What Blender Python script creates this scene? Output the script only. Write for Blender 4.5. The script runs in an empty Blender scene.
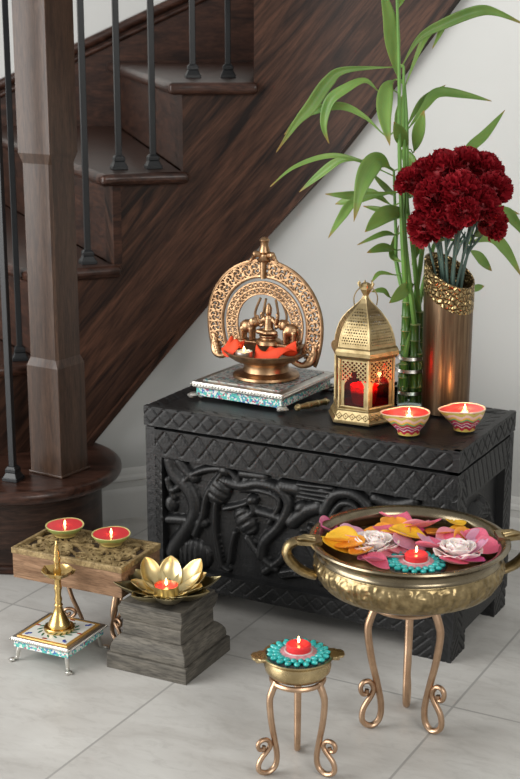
import bpy, bmesh, math, random
import numpy as np
from mathutils import Vector, Matrix
random.seed(11)
PI = math.pi
SC = bpy.context.scene
COL = SC.collection
R = math.radians

# ------------------------------------------------------------------ mesh builder
class MB:
    def __init__(s):
        s.v = []; s.f = []; s.uv = None
    def add(s, vs, fs, M=None):
        o = len(s.v)
        if M is None: s.v += [tuple(p) for p in vs]
        else: s.v += [tuple(M @ Vector(p)) for p in vs]
        s.f += [tuple(i + o for i in f) for f in fs]
        return s
    def box(s, c, d, M=None, taper=1.0):
        x, y, z = [k / 2 for k in d]; t = taper
        vs = [(-x, -y, -z), (x, -y, -z), (x, y, -z), (-x, y, -z), (-x*t, -y*t, z), (x*t, -y*t, z), (x*t, y*t, z), (-x*t, y*t, z)]
        vs = [(a + c[0], b + c[1], e + c[2]) for a, b, e in vs]
        return s.add(vs, [(0, 3, 2, 1), (4, 5, 6, 7), (0, 1, 5, 4), (1, 2, 6, 5), (2, 3, 7, 6), (3, 0, 4, 7)], M)
    def lathe(s, prof, n=48, c=(0, 0, 0), disp=None, M=None, a0=0.0):
        vs = []; fs = []; m = len(prof)
        for j, (r, z) in enumerate(prof):
            for i in range(n):
                a = a0 + 2 * PI * i / n
                rr = max(r, 1e-5) + (disp(a, j, r, z) if disp else 0)
                vs.append((c[0] + rr * math.cos(a), c[1] + rr * math.sin(a), c[2] + z))
        for j in range(m - 1):
            for i in range(n):
                k = (i + 1) % n
                fs.append((j*n + i, j*n + k, (j+1)*n + k, (j+1)*n + i))
        if prof[0][0] > 1e-4: fs.append(tuple(reversed(range(n))))
        if prof[-1][0] > 1e-4: fs.append(tuple((m-1)*n + i for i in range(n)))
        return s.add(vs, fs, M)
    def tube(s, pts, rad, n=10, M=None, flat=1.0, up=None, closed=False):
        P = [Vector(p) for p in pts]; m = len(P)
        if not isinstance(rad, (list, tuple)): rad = [rad] * m
        vs = []; fs = []; N = None
        for i in range(m):
            if closed: t = P[(i+1) % m] - P[i-1]
            else: t = P[min(i+1, m-1)] - P[max(i-1, 0)]
            if t.length < 1e-9: t = Vector((0, 0, 1))
            t.normalize()
            if up is not None: N = Vector(up) - t * t.dot(Vector(up))
            elif N is None: N = t.orthogonal()
            else: N = N - t * t.dot(N)
            if N.length < 1e-6: N = t.orthogonal()
            N.normalize(); B = t.cross(N)
            for k in range(n):
                a = 2 * PI * k / n
                vs.append(P[i] + (N * math.cos(a) * flat + B * math.sin(a)) * rad[i])
        for i in range(m if closed else m - 1):
            i2 = (i + 1) % m
            for k in range(n):
                k2 = (k + 1) % n
                fs.append((i*n + k, i*n + k2, i2*n + k2, i2*n + k))
        if not closed:
            fs.append(tuple(reversed(range(n)))); fs.append(tuple((m-1)*n + k for k in range(n)))
        return s.add(vs, fs, M)
    def ball(s, c, r, n=12, m=8, M=None):
        if not isinstance(r, (list, tuple)): r = (r, r, r)
        vs = []; fs = []
        for j in range(m + 1):
            th = PI * j / m
            for i in range(n):
                a = 2 * PI * i / n; q = max(math.sin(th), 1e-4)
                vs.append((c[0] + r[0]*q*math.cos(a), c[1] + r[1]*q*math.sin(a), c[2] - r[2]*math.cos(th)))
        for j in range(m):
            for i in range(n):
                k = (i + 1) % n
                fs.append((j*n + i, j*n + k, (j+1)*n + k, (j+1)*n + i))
        return s.add(vs, fs, M)
    def prism(s, poly, z0, z1, M=None):
        n = len(poly)
        a = sum(poly[i][0]*poly[(i+1) % n][1] - poly[(i+1) % n][0]*poly[i][1] for i in range(n))
        if a < 0: poly = list(reversed(poly))
        vs = [(x, y, z0) for x, y in poly] + [(x, y, z1) for x, y in poly]
        fs = [tuple(reversed(range(n))), tuple(range(n, 2*n))]
        fs += [(i, (i+1) % n, n + (i+1) % n, n + i) for i in range(n)]
        return s.add(vs, fs, M)
    def plate(s, o, ex, ey, en, w, h, step, hf, depth, cols=None):
        """relief slab: grid over w x h along ex/ey, displaced along en by hf(X, Y), with a skirt going back by depth"""
        o, ex, ey, en = Vector(o), Vector(ex), Vector(ey), Vector(en)
        nx, ny = max(2, int(round(w/step))), max(2, int(round(h/step)))
        X, Y = np.meshgrid(np.linspace(0, w, nx+1), np.linspace(0, h, ny+1))
        D = hf(X, Y)
        base = len(s.v)
        for j in range(ny+1):
            for i in range(nx+1):
                s.v.append(tuple(o + ex*X[j, i] + ey*Y[j, i] + en*D[j, i]))
        W = nx + 1
        for j in range(ny):
            for i in range(nx):
                a = base + j*W + i
                s.f.append((a, a+1, a+W+1, a+W))
        ring = [(i, 0) for i in range(nx)] + [(nx, j) for j in range(ny)] + [(i, ny) for i in range(nx, 0, -1)] + [(0, j) for j in range(ny, 0, -1)]
        b2 = len(s.v)
        for i, j in ring: s.v.append(tuple(o + ex*X[j, i] + ey*Y[j, i] - en*depth))
        n = len(ring)
        for k in range(n):
            k2 = (k+1) % n
            s.f.append((base + ring[k2][1]*W + ring[k2][0], base + ring[k][1]*W + ring[k][0], b2 + k, b2 + k2))
        s.f.append(tuple(b2 + k for k in reversed(range(n))))
        return s
    def build(s, name, m, parent=None, loc=None, rz=0, smooth=40, bevel=None, mods=()):
        me = bpy.data.meshes.new(name)
        me.from_pydata(s.v, [], s.f); me.validate(); me.update()
        if s.uv is not None:
            lay = me.uv_layers.new(name='UVMap')
            idx = np.empty(len(me.loops), dtype=np.int32); me.loops.foreach_get('vertex_index', idx)
            uv = np.array(s.uv, dtype=np.float32)[idx]
            lay.data.foreach_set('uv', uv.ravel())
        o = bpy.data.objects.new(name, me); COL.objects.link(o)
        for k in (m if isinstance(m, (list, tuple)) else [m]): me.materials.append(k)
        if smooth:
            me.shade_smooth()
            if smooth < 179: me.set_sharp_from_angle(angle=R(smooth))
        if bevel:
            b = o.modifiers.new('bevel', 'BEVEL'); b.width = bevel[0]; b.segments = bevel[1]; b.limit_method = 'ANGLE'; b.angle_limit = R(35)
            b.harden_normals = False
        for f in mods: f(o)
        if parent is not None: o.parent = parent
        if loc is not None: o.location = loc
        if rz: o.rotation_euler = (0, 0, rz)
        return o

def solid(t, off=0.0):
    def f(o):
        k = o.modifiers.new('solid', 'SOLIDIFY'); k.thickness = t; k.offset = off
    return f
def remesh(v):
    def f(o):
        k = o.modifiers.new('remesh', 'REMESH'); k.mode = 'VOXEL'; k.voxel_size = v; k.use_smooth_shade = True
    return f
def subsurf(n):
    def f(o):
        k = o.modifiers.new('sub', 'SUBSURF'); k.levels = n; k.render_levels = n
    return f
def tag(o, label, cat, group=None, kind=None):
    o['label'] = label; o['category'] = cat
    if group: o['group'] = group
    if kind: o['kind'] = kind
    return o
def thing(name, label, cat, loc=(0, 0, 0), rz=0, group=None):
    o = bpy.data.objects.new(name, None); COL.objects.link(o)
    o.empty_display_size = .02
    o.location = loc; o.rotation_euler = (0, 0, rz)
    return tag(o, label, cat, group)
def struct(o):
    o['kind'] = 'structure'; return o
def dup(root, loc, rz, label, group=None):
    r = root.copy(); COL.objects.link(r); r.location = loc; r.rotation_euler = (0, 0, rz); r['label'] = label
    if group: r['group'] = group
    for ch in list(root.children):
        c = ch.copy(); COL.objects.link(c); c.parent = r
        for g in list(ch.children):
            d = g.copy(); COL.objects.link(d); d.parent = c
    return r
def spline(pts, n=8):
    P = [Vector(p) for p in pts]; out = []
    for i in range(len(P)-1):
        p0, p1, p2, p3 = P[max(i-1, 0)], P[i], P[i+1], P[min(i+2, len(P)-1)]
        for k in range(n):
            t = k/n
            out.append(0.5*((2*p1) + (p2-p0)*t + (2*p0-5*p1+4*p2-p3)*t*t + (3*p1-p0-3*p2+p3)*t**3))
    out.append(P[-1]); return out

# ------------------------------------------------------------------ materials
def nmat(name):
    m = bpy.data.materials.new(name); m.use_nodes = True
    nt = m.node_tree; b = nt.nodes['Principled BSDF']
    return m, nt, b
def N(nt, t, **kw):
    n = nt.nodes.new(t)
    for k, v in kw.items(): setattr(n, k, v)
    return n
def ramp(nt, fac, stops, interp='LINEAR'):
    r = N(nt, 'ShaderNodeValToRGB'); r.color_ramp.interpolation = interp
    e = r.color_ramp.elements
    while len(e) < len(stops): e.new(0.5)
    for k, (p, c) in enumerate(stops):
        e[k].position = p; e[k].color = (*c, 1) if len(c) == 3 else c
    nt.links.new(fac, r.inputs['Fac']); return r.outputs['Color']
def math_(nt, op, a, b=None, c=None):
    n = N(nt, 'ShaderNodeMath', operation=op)
    for i, x in enumerate((a, b, c)):
        if x is None: continue
        if isinstance(x, (int, float)): n.inputs[i].default_value = x
        else: nt.links.new(x, n.inputs[i])
    return n.outputs[0]
def mix(nt, fac, a, b, mode='MIX'):
    n = N(nt, 'ShaderNodeMix', data_type='RGBA', blend_type=mode)
    for i, x in ((0, fac), (6, a), (7, b)):
        if isinstance(x, (int, float)): n.inputs[i].default_value = x
        elif isinstance(x, (tuple, list)): n.inputs[i].default_value = (*x, 1) if len(x) == 3 else x
        else: nt.links.new(x, n.inputs[i])
    return n.outputs[2]
def coords(nt, kind='Object', scale=(1, 1, 1), rot=(0, 0, 0)):
    t = N(nt, 'ShaderNodeTexCoord'); mp = N(nt, 'ShaderNodeMapping')
    mp.inputs['Scale'].default_value = scale; mp.inputs['Rotation'].default_value = rot
    nt.links.new(t.outputs[kind], mp.inputs['Vector']); return mp.outputs['Vector']
def noise(nt, vec, scale, detail=4, rough=.55, dist=0.0):
    n = N(nt, 'ShaderNodeTexNoise'); n.inputs['Scale'].default_value = scale; n.inputs['Detail'].default_value = detail
    n.inputs['Roughness'].default_value = rough; n.inputs['Distortion'].default_value = dist
    nt.links.new(vec, n.inputs['Vector']); return n.outputs['Fac']
def bump(nt, b, h, strength, dist=.002):
    n = N(nt, 'ShaderNodeBump'); n.inputs['Strength'].default_value = strength; n.inputs['Distance'].default_value = dist
    nt.links.new(h, n.inputs['Height']); nt.links.new(n.outputs['Normal'], b.inputs['Normal'])
def plain(name, col, rough=.5, metal=0.0, spec=.5, var=0.0, vscale=40, coat=0, sss=0, bmp=0.0):
    m, nt, b = nmat(name)
    b.inputs['Base Color'].default_value = (*col, 1); b.inputs['Roughness'].default_value = rough
    b.inputs['Metallic'].default_value = metal; b.inputs['Specular IOR Level'].default_value = spec
    b.inputs['Coat Weight'].default_value = coat
    if sss:
        b.inputs['Subsurface Weight'].default_value = sss; b.inputs['Subsurface Scale'].default_value = .01
    if var or bmp:
        f = noise(nt, coords(nt), vscale, 5, .6)
        if var:
            dk = tuple(c*(1-var) for c in col); lt = tuple(min(1, c*(1+var)) for c in col)
            nt.links.new(ramp(nt, f, [(.3, dk), (.7, lt)]), b.inputs['Base Color'])
            r = N(nt, 'ShaderNodeMapRange'); r.inputs['To Min'].default_value = max(.03, rough-.12*var*2); r.inputs['To Max'].default_value = min(1, rough+.16*var*2)
            nt.links.new(f, r.inputs['Value']); nt.links.new(r.outputs[0], b.inputs['Roughness'])
        if bmp: bump(nt, b, f, bmp, .002)
    return m
def wood(name, dark, light, kind='Object', stretch=(1, 1, 1), rot=(0, 0, 0), scale=14, rough=.38, coat=.15, contrast=(.36, .66), bmp=.15):
    """stretch: small factor along the grain"""
    m, nt, b = nmat(name)
    v = coords(nt, kind, stretch, rot)
    g = noise(nt, v, scale, 6, .6, 1.2)
    fine = noise(nt, v, scale*6, 3, .6, .3)
    c1 = ramp(nt, g, [(contrast[0], dark), (contrast[1], light)])
    c2 = mix(nt, math_(nt, 'MULTIPLY', math_(nt, 'SUBTRACT', 1.0, ramp(nt, fine, [(.38, (0, 0, 0)), (.55, (1, 1, 1))])), .45), c1, tuple(x*.35 for x in dark))
    nt.links.new(c2, b.inputs['Base Color'])
    b.inputs['Roughness'].default_value = rough; b.inputs['Coat Weight'].default_value = coat; b.inputs['Coat Roughness'].default_value = .3; b.inputs['Specular IOR Level'].default_value = .24
    bump(nt, b, fine, bmp, .0015)
    return m

M = {}
OD, OL = (.018, .0070, .0042), (.072, .028, .0165)
M['oak_stringer'] = wood('dark stained oak, slanting grain', (.0080, .0032, .0020), (.090, .039, .0225), 'UV', (.7, 8, 1), (0, 0, 0), 4.0, .5, .0, (.36, .66))
M['oak_tread'] = wood('dark stained oak tread', OD, (.075, .033, .022), 'Object', (1.2, 7, 7), (0, 0, R(15)), 6, .30, .25)
M['oak_riser'] = wood('dark stained oak riser', (.0150, .0058, .0036), (.062, .025, .0145), 'Object', (1.5, 1.5, 8), (0, 0, 0), 6, .48, .0)
M['oak_post'] = wood('dark stained oak post', (.030, .0150, .0092), (.086, .047, .029), 'Object', (9, 9, .8), (0, 0, 0), 9, .36, .35, (.3, .7))
M['oak_drum'] = wood('dark stained oak drum', (.0140, .0068, .0046), (.050, .025, .0165), 'Object', (1.2, 1.2, 9), (0, 0, 0), 7, .42, .1)
M['iron'] = plain('black painted iron', (.0085, .0098, .0115), .38, .1, .5, .15, 60)
M['paint'] = plain('pale grey wall paint', (.585, .592, .580), .75, 0, .3, .02, 3, bmp=0)
M['trimwhite'] = plain('satin white trim paint', (.68, .68, .66), .4, 0, .5)

def tile_mat():
    m, nt, b = nmat('grey veined porcelain tile')
    th = R(28.2)
    t = N(nt, 'ShaderNodeTexCoord'); mp = N(nt, 'ShaderNodeMapping'); mp.inputs['Rotation'].default_value = (0, 0, th)
    nt.links.new(t.outputs['Object'], mp.inputs['Vector'])
    sp = N(nt, 'ShaderNodeSeparateXYZ'); nt.links.new(mp.outputs['Vector'], sp.inputs[0])
    U = math_(nt, 'DIVIDE', math_(nt, 'ADD', sp.outputs[0], .740 + 4.5), .45)
    V = math_(nt, 'DIVIDE', math_(nt, 'ADD', sp.outputs[1], -2.050 + 9.0), .90)
    def edge(x, w):
        f = math_(nt, 'FRACT', x)
        d = math_(nt, 'MINIMUM', f, math_(nt, 'SUBTRACT', 1.0, f))
        return math_(nt, 'MULTIPLY', d, w)
    d = math_(nt, 'MINIMUM', edge(U, .45), edge(V, .90))
    grout = math_(nt, 'LESS_THAN', d, .0021)
    cell = N(nt, 'ShaderNodeCombineXYZ')
    nt.links.new(math_(nt, 'FLOOR', U), cell.inputs[0]); nt.links.new(math_(nt, 'FLOOR', V), cell.inputs[1])
    wn = N(nt, 'ShaderNodeTexWhiteNoise'); nt.links.new(cell.outputs[0], wn.inputs['Vector'])
    off = N(nt, 'ShaderNodeVectorMath', operation='MULTIPLY_ADD'); off.inputs[1].default_value = (7, 7, 7)
    nt.links.new(wn.outputs['Color'], off.inputs[0])
    st = N(nt, 'ShaderNodeVectorMath', operation='MULTIPLY'); st.inputs[1].default_value = (2.2, 5.0, 1)
    nt.links.new(mp.outputs['Vector'], st.inputs[0]); nt.links.new(st.outputs[0], off.inputs[2])
    n1 = noise(nt, off.outputs[0], 2.2, 7, .62, .5); n2 = noise(nt, off.outputs[0], 9, 6, .7, .8)
    base = ramp(nt, n1, [(.25, (.40, .385, .36)), (.5, (.51, .50, .475)), (.75, (.59, .585, .56))])
    c = mix(nt, math_(nt, 'MULTIPLY', ramp(nt, n2, [(.50, (0, 0, 0)), (.75, (1, 1, 1))]), .42), base, (.30, .285, .265))
    c = mix(nt, grout, c, (.34, .335, .32))
    nt.links.new(c, b.inputs['Base Color'])
    b.inputs['Roughness'].default_value = .36; b.inputs['Specular IOR Level'].default_value = .42
    bump(nt, b, math_(nt, 'SUBTRACT', 1.0, grout), .3, .001)
    return m
M['tile'] = tile_mat()

def carved_black():
    m, nt, b = nmat('black painted carved wood')
    v = coords(nt); n1 = noise(nt, v, 22, 6, .65); g = noise(nt, coords(nt, 'Object', (8, 40, 40)), 6, 5, .6, .6)
    c = ramp(nt, n1, [(.35, (.0050, .0052, .0056)), (.62, (.0095, .0100, .0108)), (.8, (.022, .023, .024))])
    ge = N(nt, 'ShaderNodeNewGeometry')
    worn = math_(nt, 'MULTIPLY', ramp(nt, ge.outputs['Pointiness'], [(.53, (0, 0, 0)), (.64, (1, 1, 1))]), .25)
    b.inputs['Specular IOR Level'].default_value = .36
    nt.links.new(mix(nt, worn, c, (.06, .061, .064)), b.inputs['Base Color'])
    r = N(nt, 'ShaderNodeMapRange'); r.inputs['To Min'].default_value = .30; r.inputs['To Max'].default_value = .55
    nt.links.new(n1, r.inputs['Value']); nt.links.new(r.outputs[0], b.inputs['Roughness'])
    bump(nt, b, g, .35, .002)
    return m
M['carved'] = carved_black()

def metal(name, col, dark, rough=.28, scale=30, amt=(.35, .7), bm=.05, metallic=1.0):
    m, nt, b = nmat(name)
    f = noise(nt, coords(nt), scale, 6, .65)
    nt.links.new(ramp(nt, f, [(amt[0], dark), (amt[1], col)]), b.inputs['Base Color'])
    b.inputs['Metallic'].default_value = metallic
    r = N(nt, 'ShaderNodeMapRange'); r.inputs['To Min'].default_value = rough+.14; r.inputs['To Max'].default_value = max(.05, rough-.06)
    nt.links.new(f, r.inputs['Value']); nt.links.new(r.outputs[0], b.inputs['Roughness'])
    if bm: bump(nt, b, f, bm, .001)
    return m
M['brass'] = metal('polished brass', (.80, .58, .24), (.58, .38, .13), .2)
M['brass_old'] = metal('aged brass', (.62, .49, .27), (.36, .27, .14), .24)
M['bronze_bowl'] = metal('aged bronze bowl metal', (.31, .262, .18), (.165, .135, .09), .22, 14)
M['band'] = metal('gilt embossed band', (.46, .355, .19), (.20, .15, .075), .3, 60)
M['copper'] = metal('rose gold iron', (.62, .43, .29), (.42, .27, .17), .34, 25)
M['lampbrass'] = metal('warm antique lamp brass', (.54, .345, .195), (.26, .150, .080), .32, 60)
M['lantern'] = metal('soft gold lantern metal', (.54, .43, .24), (.30, .225, .11), .42, 40)
M['silver'] = metal('silver sheet', (.80, .78, .72), (.60, .58, .54), .3, 60)
M['lotusgold'] = metal('pale gold lotus metal', (.80, .67, .36), (.62, .49, .24), .3, 20)
M['lotusdark'] = metal('olive gold lotus leaf', (.34, .29, .16), (.16, .135, .075), .27, 20)
def brushed():
    m, nt, b = nmat('brushed bronze vase')
    g = noise(nt, coords(nt, 'Object', (60, 60, 2.2)), 3, 6, .65); n2 = noise(nt, coords(nt), 14, 4, .6)
    c = ramp(nt, g, [(.3, (.085, .050, .030)), (.55, (.22, .145, .085)), (.75, (.42, .30, .17))])
    c = mix(nt, math_(nt, 'MULTIPLY', n2, .5), c, (.10, .062, .040))
    sp = N(nt, 'ShaderNodeSeparateXYZ'); nt.links.new(coords(nt), sp.inputs[0])
    nt.links.new(c, b.inputs['Base Color']); b.inputs['Metallic'].default_value = .9; b.inputs['Roughness'].default_value = .36
    bump(nt, b, g, .12, .001); return m
M['vase'] = brushed()
def crackle():
    m, nt, b = nmat('gold pebbled vase collar')
    v = N(nt, 'ShaderNodeTexVoronoi', feature='DISTANCE_TO_EDGE'); v.inputs['Scale'].default_value = 125
    nt.links.new(coords(nt), v.inputs['Vector'])
    e = ramp(nt, v.outputs['Distance'], [(.03, (.09, .055, .025)), (.11, (.42, .31, .15))])
    nt.links.new(e, b.inputs['Base Color']); b.inputs['Metallic'].default_value = 1; b.inputs['Roughness'].default_value = .33
    bump(nt, b, ramp(nt, v.outputs['Distance'], [(.02, (0, 0, 0)), (.3, (1, 1, 1))]), .8, .003); return m
M['collar'] = crackle()
def enamel(name, scale, stops, rough=.3):
    m, nt, b = nmat(name)
    v = N(nt, 'ShaderNodeTexVoronoi'); v.inputs['Scale'].default_value = scale
    nt.links.new(coords(nt), v.inputs['Vector'])
    sp = N(nt, 'ShaderNodeSeparateColor'); nt.links.new(v.outputs['Color'], sp.inputs[0])
    c = ramp(nt, sp.outputs[0], stops, 'CONSTANT')
    nt.links.new(c, b.inputs['Base Color']); b.inputs['Roughness'].default_value = rough; b.inputs['Coat Weight'].default_value = .3
    return m
M['enamel_band'] = enamel('turquoise and white enamel', 330, [(0, (.06, .42, .38)), (.25, (.72, .74, .70)), (.45, (.10, .50, .40)), (.62, (.05, .16, .42)), (.74, (.70, .72, .68)), (.9, (.40, .06, .12))])
M['enamel_soft'] = enamel('grey floral enamel', 210, [(0, (.34, .35, .34)), (.3, (.12, .10, .10)), (.5, (.20, .045, .05)), (.62, (.38, .38, .34)), (.8, (.05, .16, .17))])
M['enamel_white'] = plain('white enamel', (.68, .71, .68), .25, 0, .5, coat=.3)
M['enamel_green'] = plain('green enamel', (.02, .13, .075), .25, coat=.3)
M['enamel_blue'] = plain('blue enamel', (.03, .06, .30), .25, coat=.3)
M['enamel_red'] = plain('red enamel', (.28, .045, .02), .25, coat=.3)
M['gold_line'] = plain('gilt enamel line', (.62, .36, .10), .3, .5)
M['wax_red'] = plain('glowing red candle wax', (.80, .040, .045), .35, 0, .5, sss=.35)
M['wax_white'] = plain('white candle wax', (.82, .74, .62), .4, sss=.3)
M['wick'] = plain('charred wick', (.01, .008, .006), .9)
def flame():
    m, nt, b = nmat('candle flame')
    e = N(nt, 'ShaderNodeEmission'); e.inputs['Color'].default_value = (1, .60, .20, 1); e.inputs['Strength'].default_value = 26
    nt.links.new(e.outputs[0], nt.nodes['Material Output'].inputs['Surface']); return m
M['flame'] = flame()
M['cloth'] = plain('bright orange red cloth', (.78, .060, .012), .7, sss=0, var=.12, vscale=60)
M['blackplate'] = plain('black lacquer', (.010, .011, .012), .2, coat=.4)
M['turquoise'] = plain('turquoise glass bead', (.02, .42, .40), .12, 0, .7, .25, 120, coat=.5)
M['pinkbead'] = plain('pink glitter rim', (.62, .30, .33), .3, .2, .6, .3, 200)
M['petal_pink'] = plain('pink rose petal', (.78, .13, .22), .55, sss=.15, var=.22, vscale=30)
M['petal_rose'] = plain('soft pink rose petal', (.80, .27, .33), .55, sss=.15, var=.15, vscale=30)
M['petal_yellow'] = plain('yellow petal', (.86, .47, .02), .55, sss=.15, var=.12, vscale=30)
M['petal_orange'] = plain('orange petal', (.83, .30, .02), .55, sss=.15, var=.15, vscale=30)
M['petal_magenta'] = plain('magenta petal', (.52, .05, .19), .55, sss=.15, var=.15, vscale=30)
M['petal_mauve'] = plain('pale mauve petal', (.66, .30, .43), .55, sss=.15, var=.15, vscale=30)
M['petal_white'] = plain('blush white petal', (.93, .79, .75), .55, sss=.2, var=.08, vscale=40)
M['water'] = plain('dark amber water', (.035, .014, .005), .06, 0, .6, coat=.2)
M['carnation'] = plain('deep red carnation petal', (.245, .0060, .0125), .5, 0, .3, .40, 55)
M['calyx'] = plain('pale green calyx', (.13, .20, .07), .55)
M['flowerstem'] = plain('blue green flower stem', (.060, .105, .085), .5, var=.3, vscale=20)
def leaf_mat():
    m, nt, b = nmat('bamboo leaf green')
    f = noise(nt, coords(nt, 'Object'), 9, 4, .5)
    t = N(nt, 'ShaderNodeTexCoord'); sp = N(nt, 'ShaderNodeSeparateXYZ'); nt.links.new(t.outputs['UV'], sp.inputs[0])
    c = ramp(nt, f, [(.3, (.115, .24, .045)), (.7, (.28, .45, .11))])
    vein = math_(nt, 'MULTIPLY', math_(nt, 'ABSOLUTE', math_(nt, 'SINE', math_(nt, 'MULTIPLY', sp.outputs[1], 24.0))), .22)
    c = mix(nt, vein, c, (.22, .40, .10))
    tip = ramp(nt, sp.outputs[0], [(.90, (0, 0, 0)), (.97, (1, 1, 1))])
    c = mix(nt, math_(nt, 'MULTIPLY', tip, .8), c, (.42, .25, .07))
    nt.links.new(c, b.inputs['Base Color']); b.inputs['Roughness'].default_value = .42
    b.inputs['Subsurface Weight'].default_value = .15; b.inputs['Subsurface Scale'].default_value = .004
    tr = N(nt, 'ShaderNodeBsdfTranslucent'); nt.links.new(c, tr.inputs['Color'])
    ms = N(nt, 'ShaderNodeMixShader'); ms.inputs[0].default_value = .3
    nt.links.new(b.outputs[0], ms.inputs[1]); nt.links.new(tr.outputs[0], ms.inputs[2])
    nt.links.new(ms.outputs[0], nt.nodes['Material Output'].inputs['Surface']); return m
M['leaf'] = leaf_mat()
M['stemgreen'] = plain('green bamboo shoot', (.12, .26, .05), .45, var=.25, vscale=18)
def stalk():
    m, nt, b = nmat('thick bamboo stalk')
    f = noise(nt, coords(nt, 'Object', (30, 30, 5)), 2, 4, .6)
    nt.links.new(ramp(nt, f, [(.3, (.022, .075, .012)), (.7, (.075, .19, .03))]), b.inputs['Base Color'])
    b.inputs['Roughness'].default_value = .3; return m
M['stalk'] = stalk()
M['node'] = plain('pale stalk node', (.24, .30, .11), .5)
def glass(name, col, rough=.02, tint=.85):
    m, nt, b = nmat(name)
    t = N(nt, 'ShaderNodeBsdfTransparent'); t.inputs['Color'].default_value = (*col, 1)
    g = N(nt, 'ShaderNodeBsdfGlossy'); g.inputs['Roughness'].default_value = rough; g.inputs['Color'].default_value = (1, 1, 1, 1)
    fr = N(nt, 'ShaderNodeFresnel'); fr.inputs['IOR'].default_value = 1.35
    ms = N(nt, 'ShaderNodeMixShader'); nt.links.new(fr.outputs[0], ms.inputs[0])
    nt.links.new(t.outputs[0], ms.inputs[1]); nt.links.new(g.outputs[0], ms.inputs[2])
    nt.links.new(ms.outputs[0], nt.nodes['Material Output'].inputs['Surface']); return m
M['glass'] = glass('clear glass', (.86, .90, .89))
M['redglass'] = glass('red glass pane', (.62, .030, .045), .05)
M['redglass2'] = plain('frosted red glass cup', (.75, .03, .02), .3, sss=.4)
M['boxwood'] = wood('honey brown box wood', (.16, .085, .045), (.36, .22, .13), 'Object', (1.2, 7, 12), (0, 0, 0), 7, .55, 0, (.3, .7))
M['boxpit'] = plain('dark recess wood', (.045, .027, .014), .7)
M['boxgold'] = wood('gilt carved wood', (.20, .135, .06), (.42, .31, .15), 'Object', (8, 8, 8), (0, 0, 0), 6, .45, 0)
M['greywood'] = wood('weathered grey pedestal wood', (.060, .056, .049), (.20, .182, .152), 'Object', (1.5, 1.5, 12), (0, 0, 0), 5, .6, 0, (.3, .72), .3)

def painted(name, cols, ka=9, kz=120):
    m, nt, b = nmat(name)
    t = N(nt, 'ShaderNodeTexCoord'); sp = N(nt, 'ShaderNodeSeparateXYZ'); nt.links.new(t.outputs['Object'], sp.inputs[0])
    a = math_(nt, 'ARCTAN2', sp.outputs[1], sp.outputs[0])
    zig = math_(nt, 'MULTIPLY', math_(nt, 'SINE', math_(nt, 'MULTIPLY', a, float(ka))), .0022)
    z = math_(nt, 'MULTIPLY', math_(nt, 'ADD', sp.outputs[2], zig), float(kz))
    nz = noise(nt, coords(nt), 300, 2, .5)
    f = math_(nt, 'FRACT', math_(nt, 'ADD', math_(nt, 'MULTIPLY', z, .25), math_(nt, 'MULTIPLY', nz, .12)))
    c = ramp(nt, f, cols, 'CONSTANT')
    nt.links.new(c, b.inputs['Base Color']); b.inputs['Roughness'].default_value = .3; b.inputs['Coat Weight'].default_value = .3
    return m
M['diya_paint'] = painted('hand painted diya clay', [(0, (.55, .42, .10)), (.18, (.45, .02, .05)), (.34, (.80, .72, .62)), (.40, (.45, .03, .14)), (.52, (.78, .70, .60)), (.57, (.50, .03, .06)), (.68, (.14, .36, .16)), (.76, (.80, .45, .08)), (.86, (.80, .50, .42))], 9, 115)
M['diya_rim'] = plain('cream painted rim', (.80, .58, .44), .35, coat=.2)
M['diya_green'] = painted('green and cream painted clay', [(0, (.50, .38, .12)), (.3, (.30, .36, .10)), (.6, (.62, .55, .28)), (.8, (.45, .12, .06))], 5, 80)
M['diya_red'] = plain('red glazed clay inside', (.72, .05, .06), .3, coat=.3)
M['diya_yellow'] = plain('cream and green painted rim', (.55, .50, .20), .35, var=.3, vscale=60, coat=.2)
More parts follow.
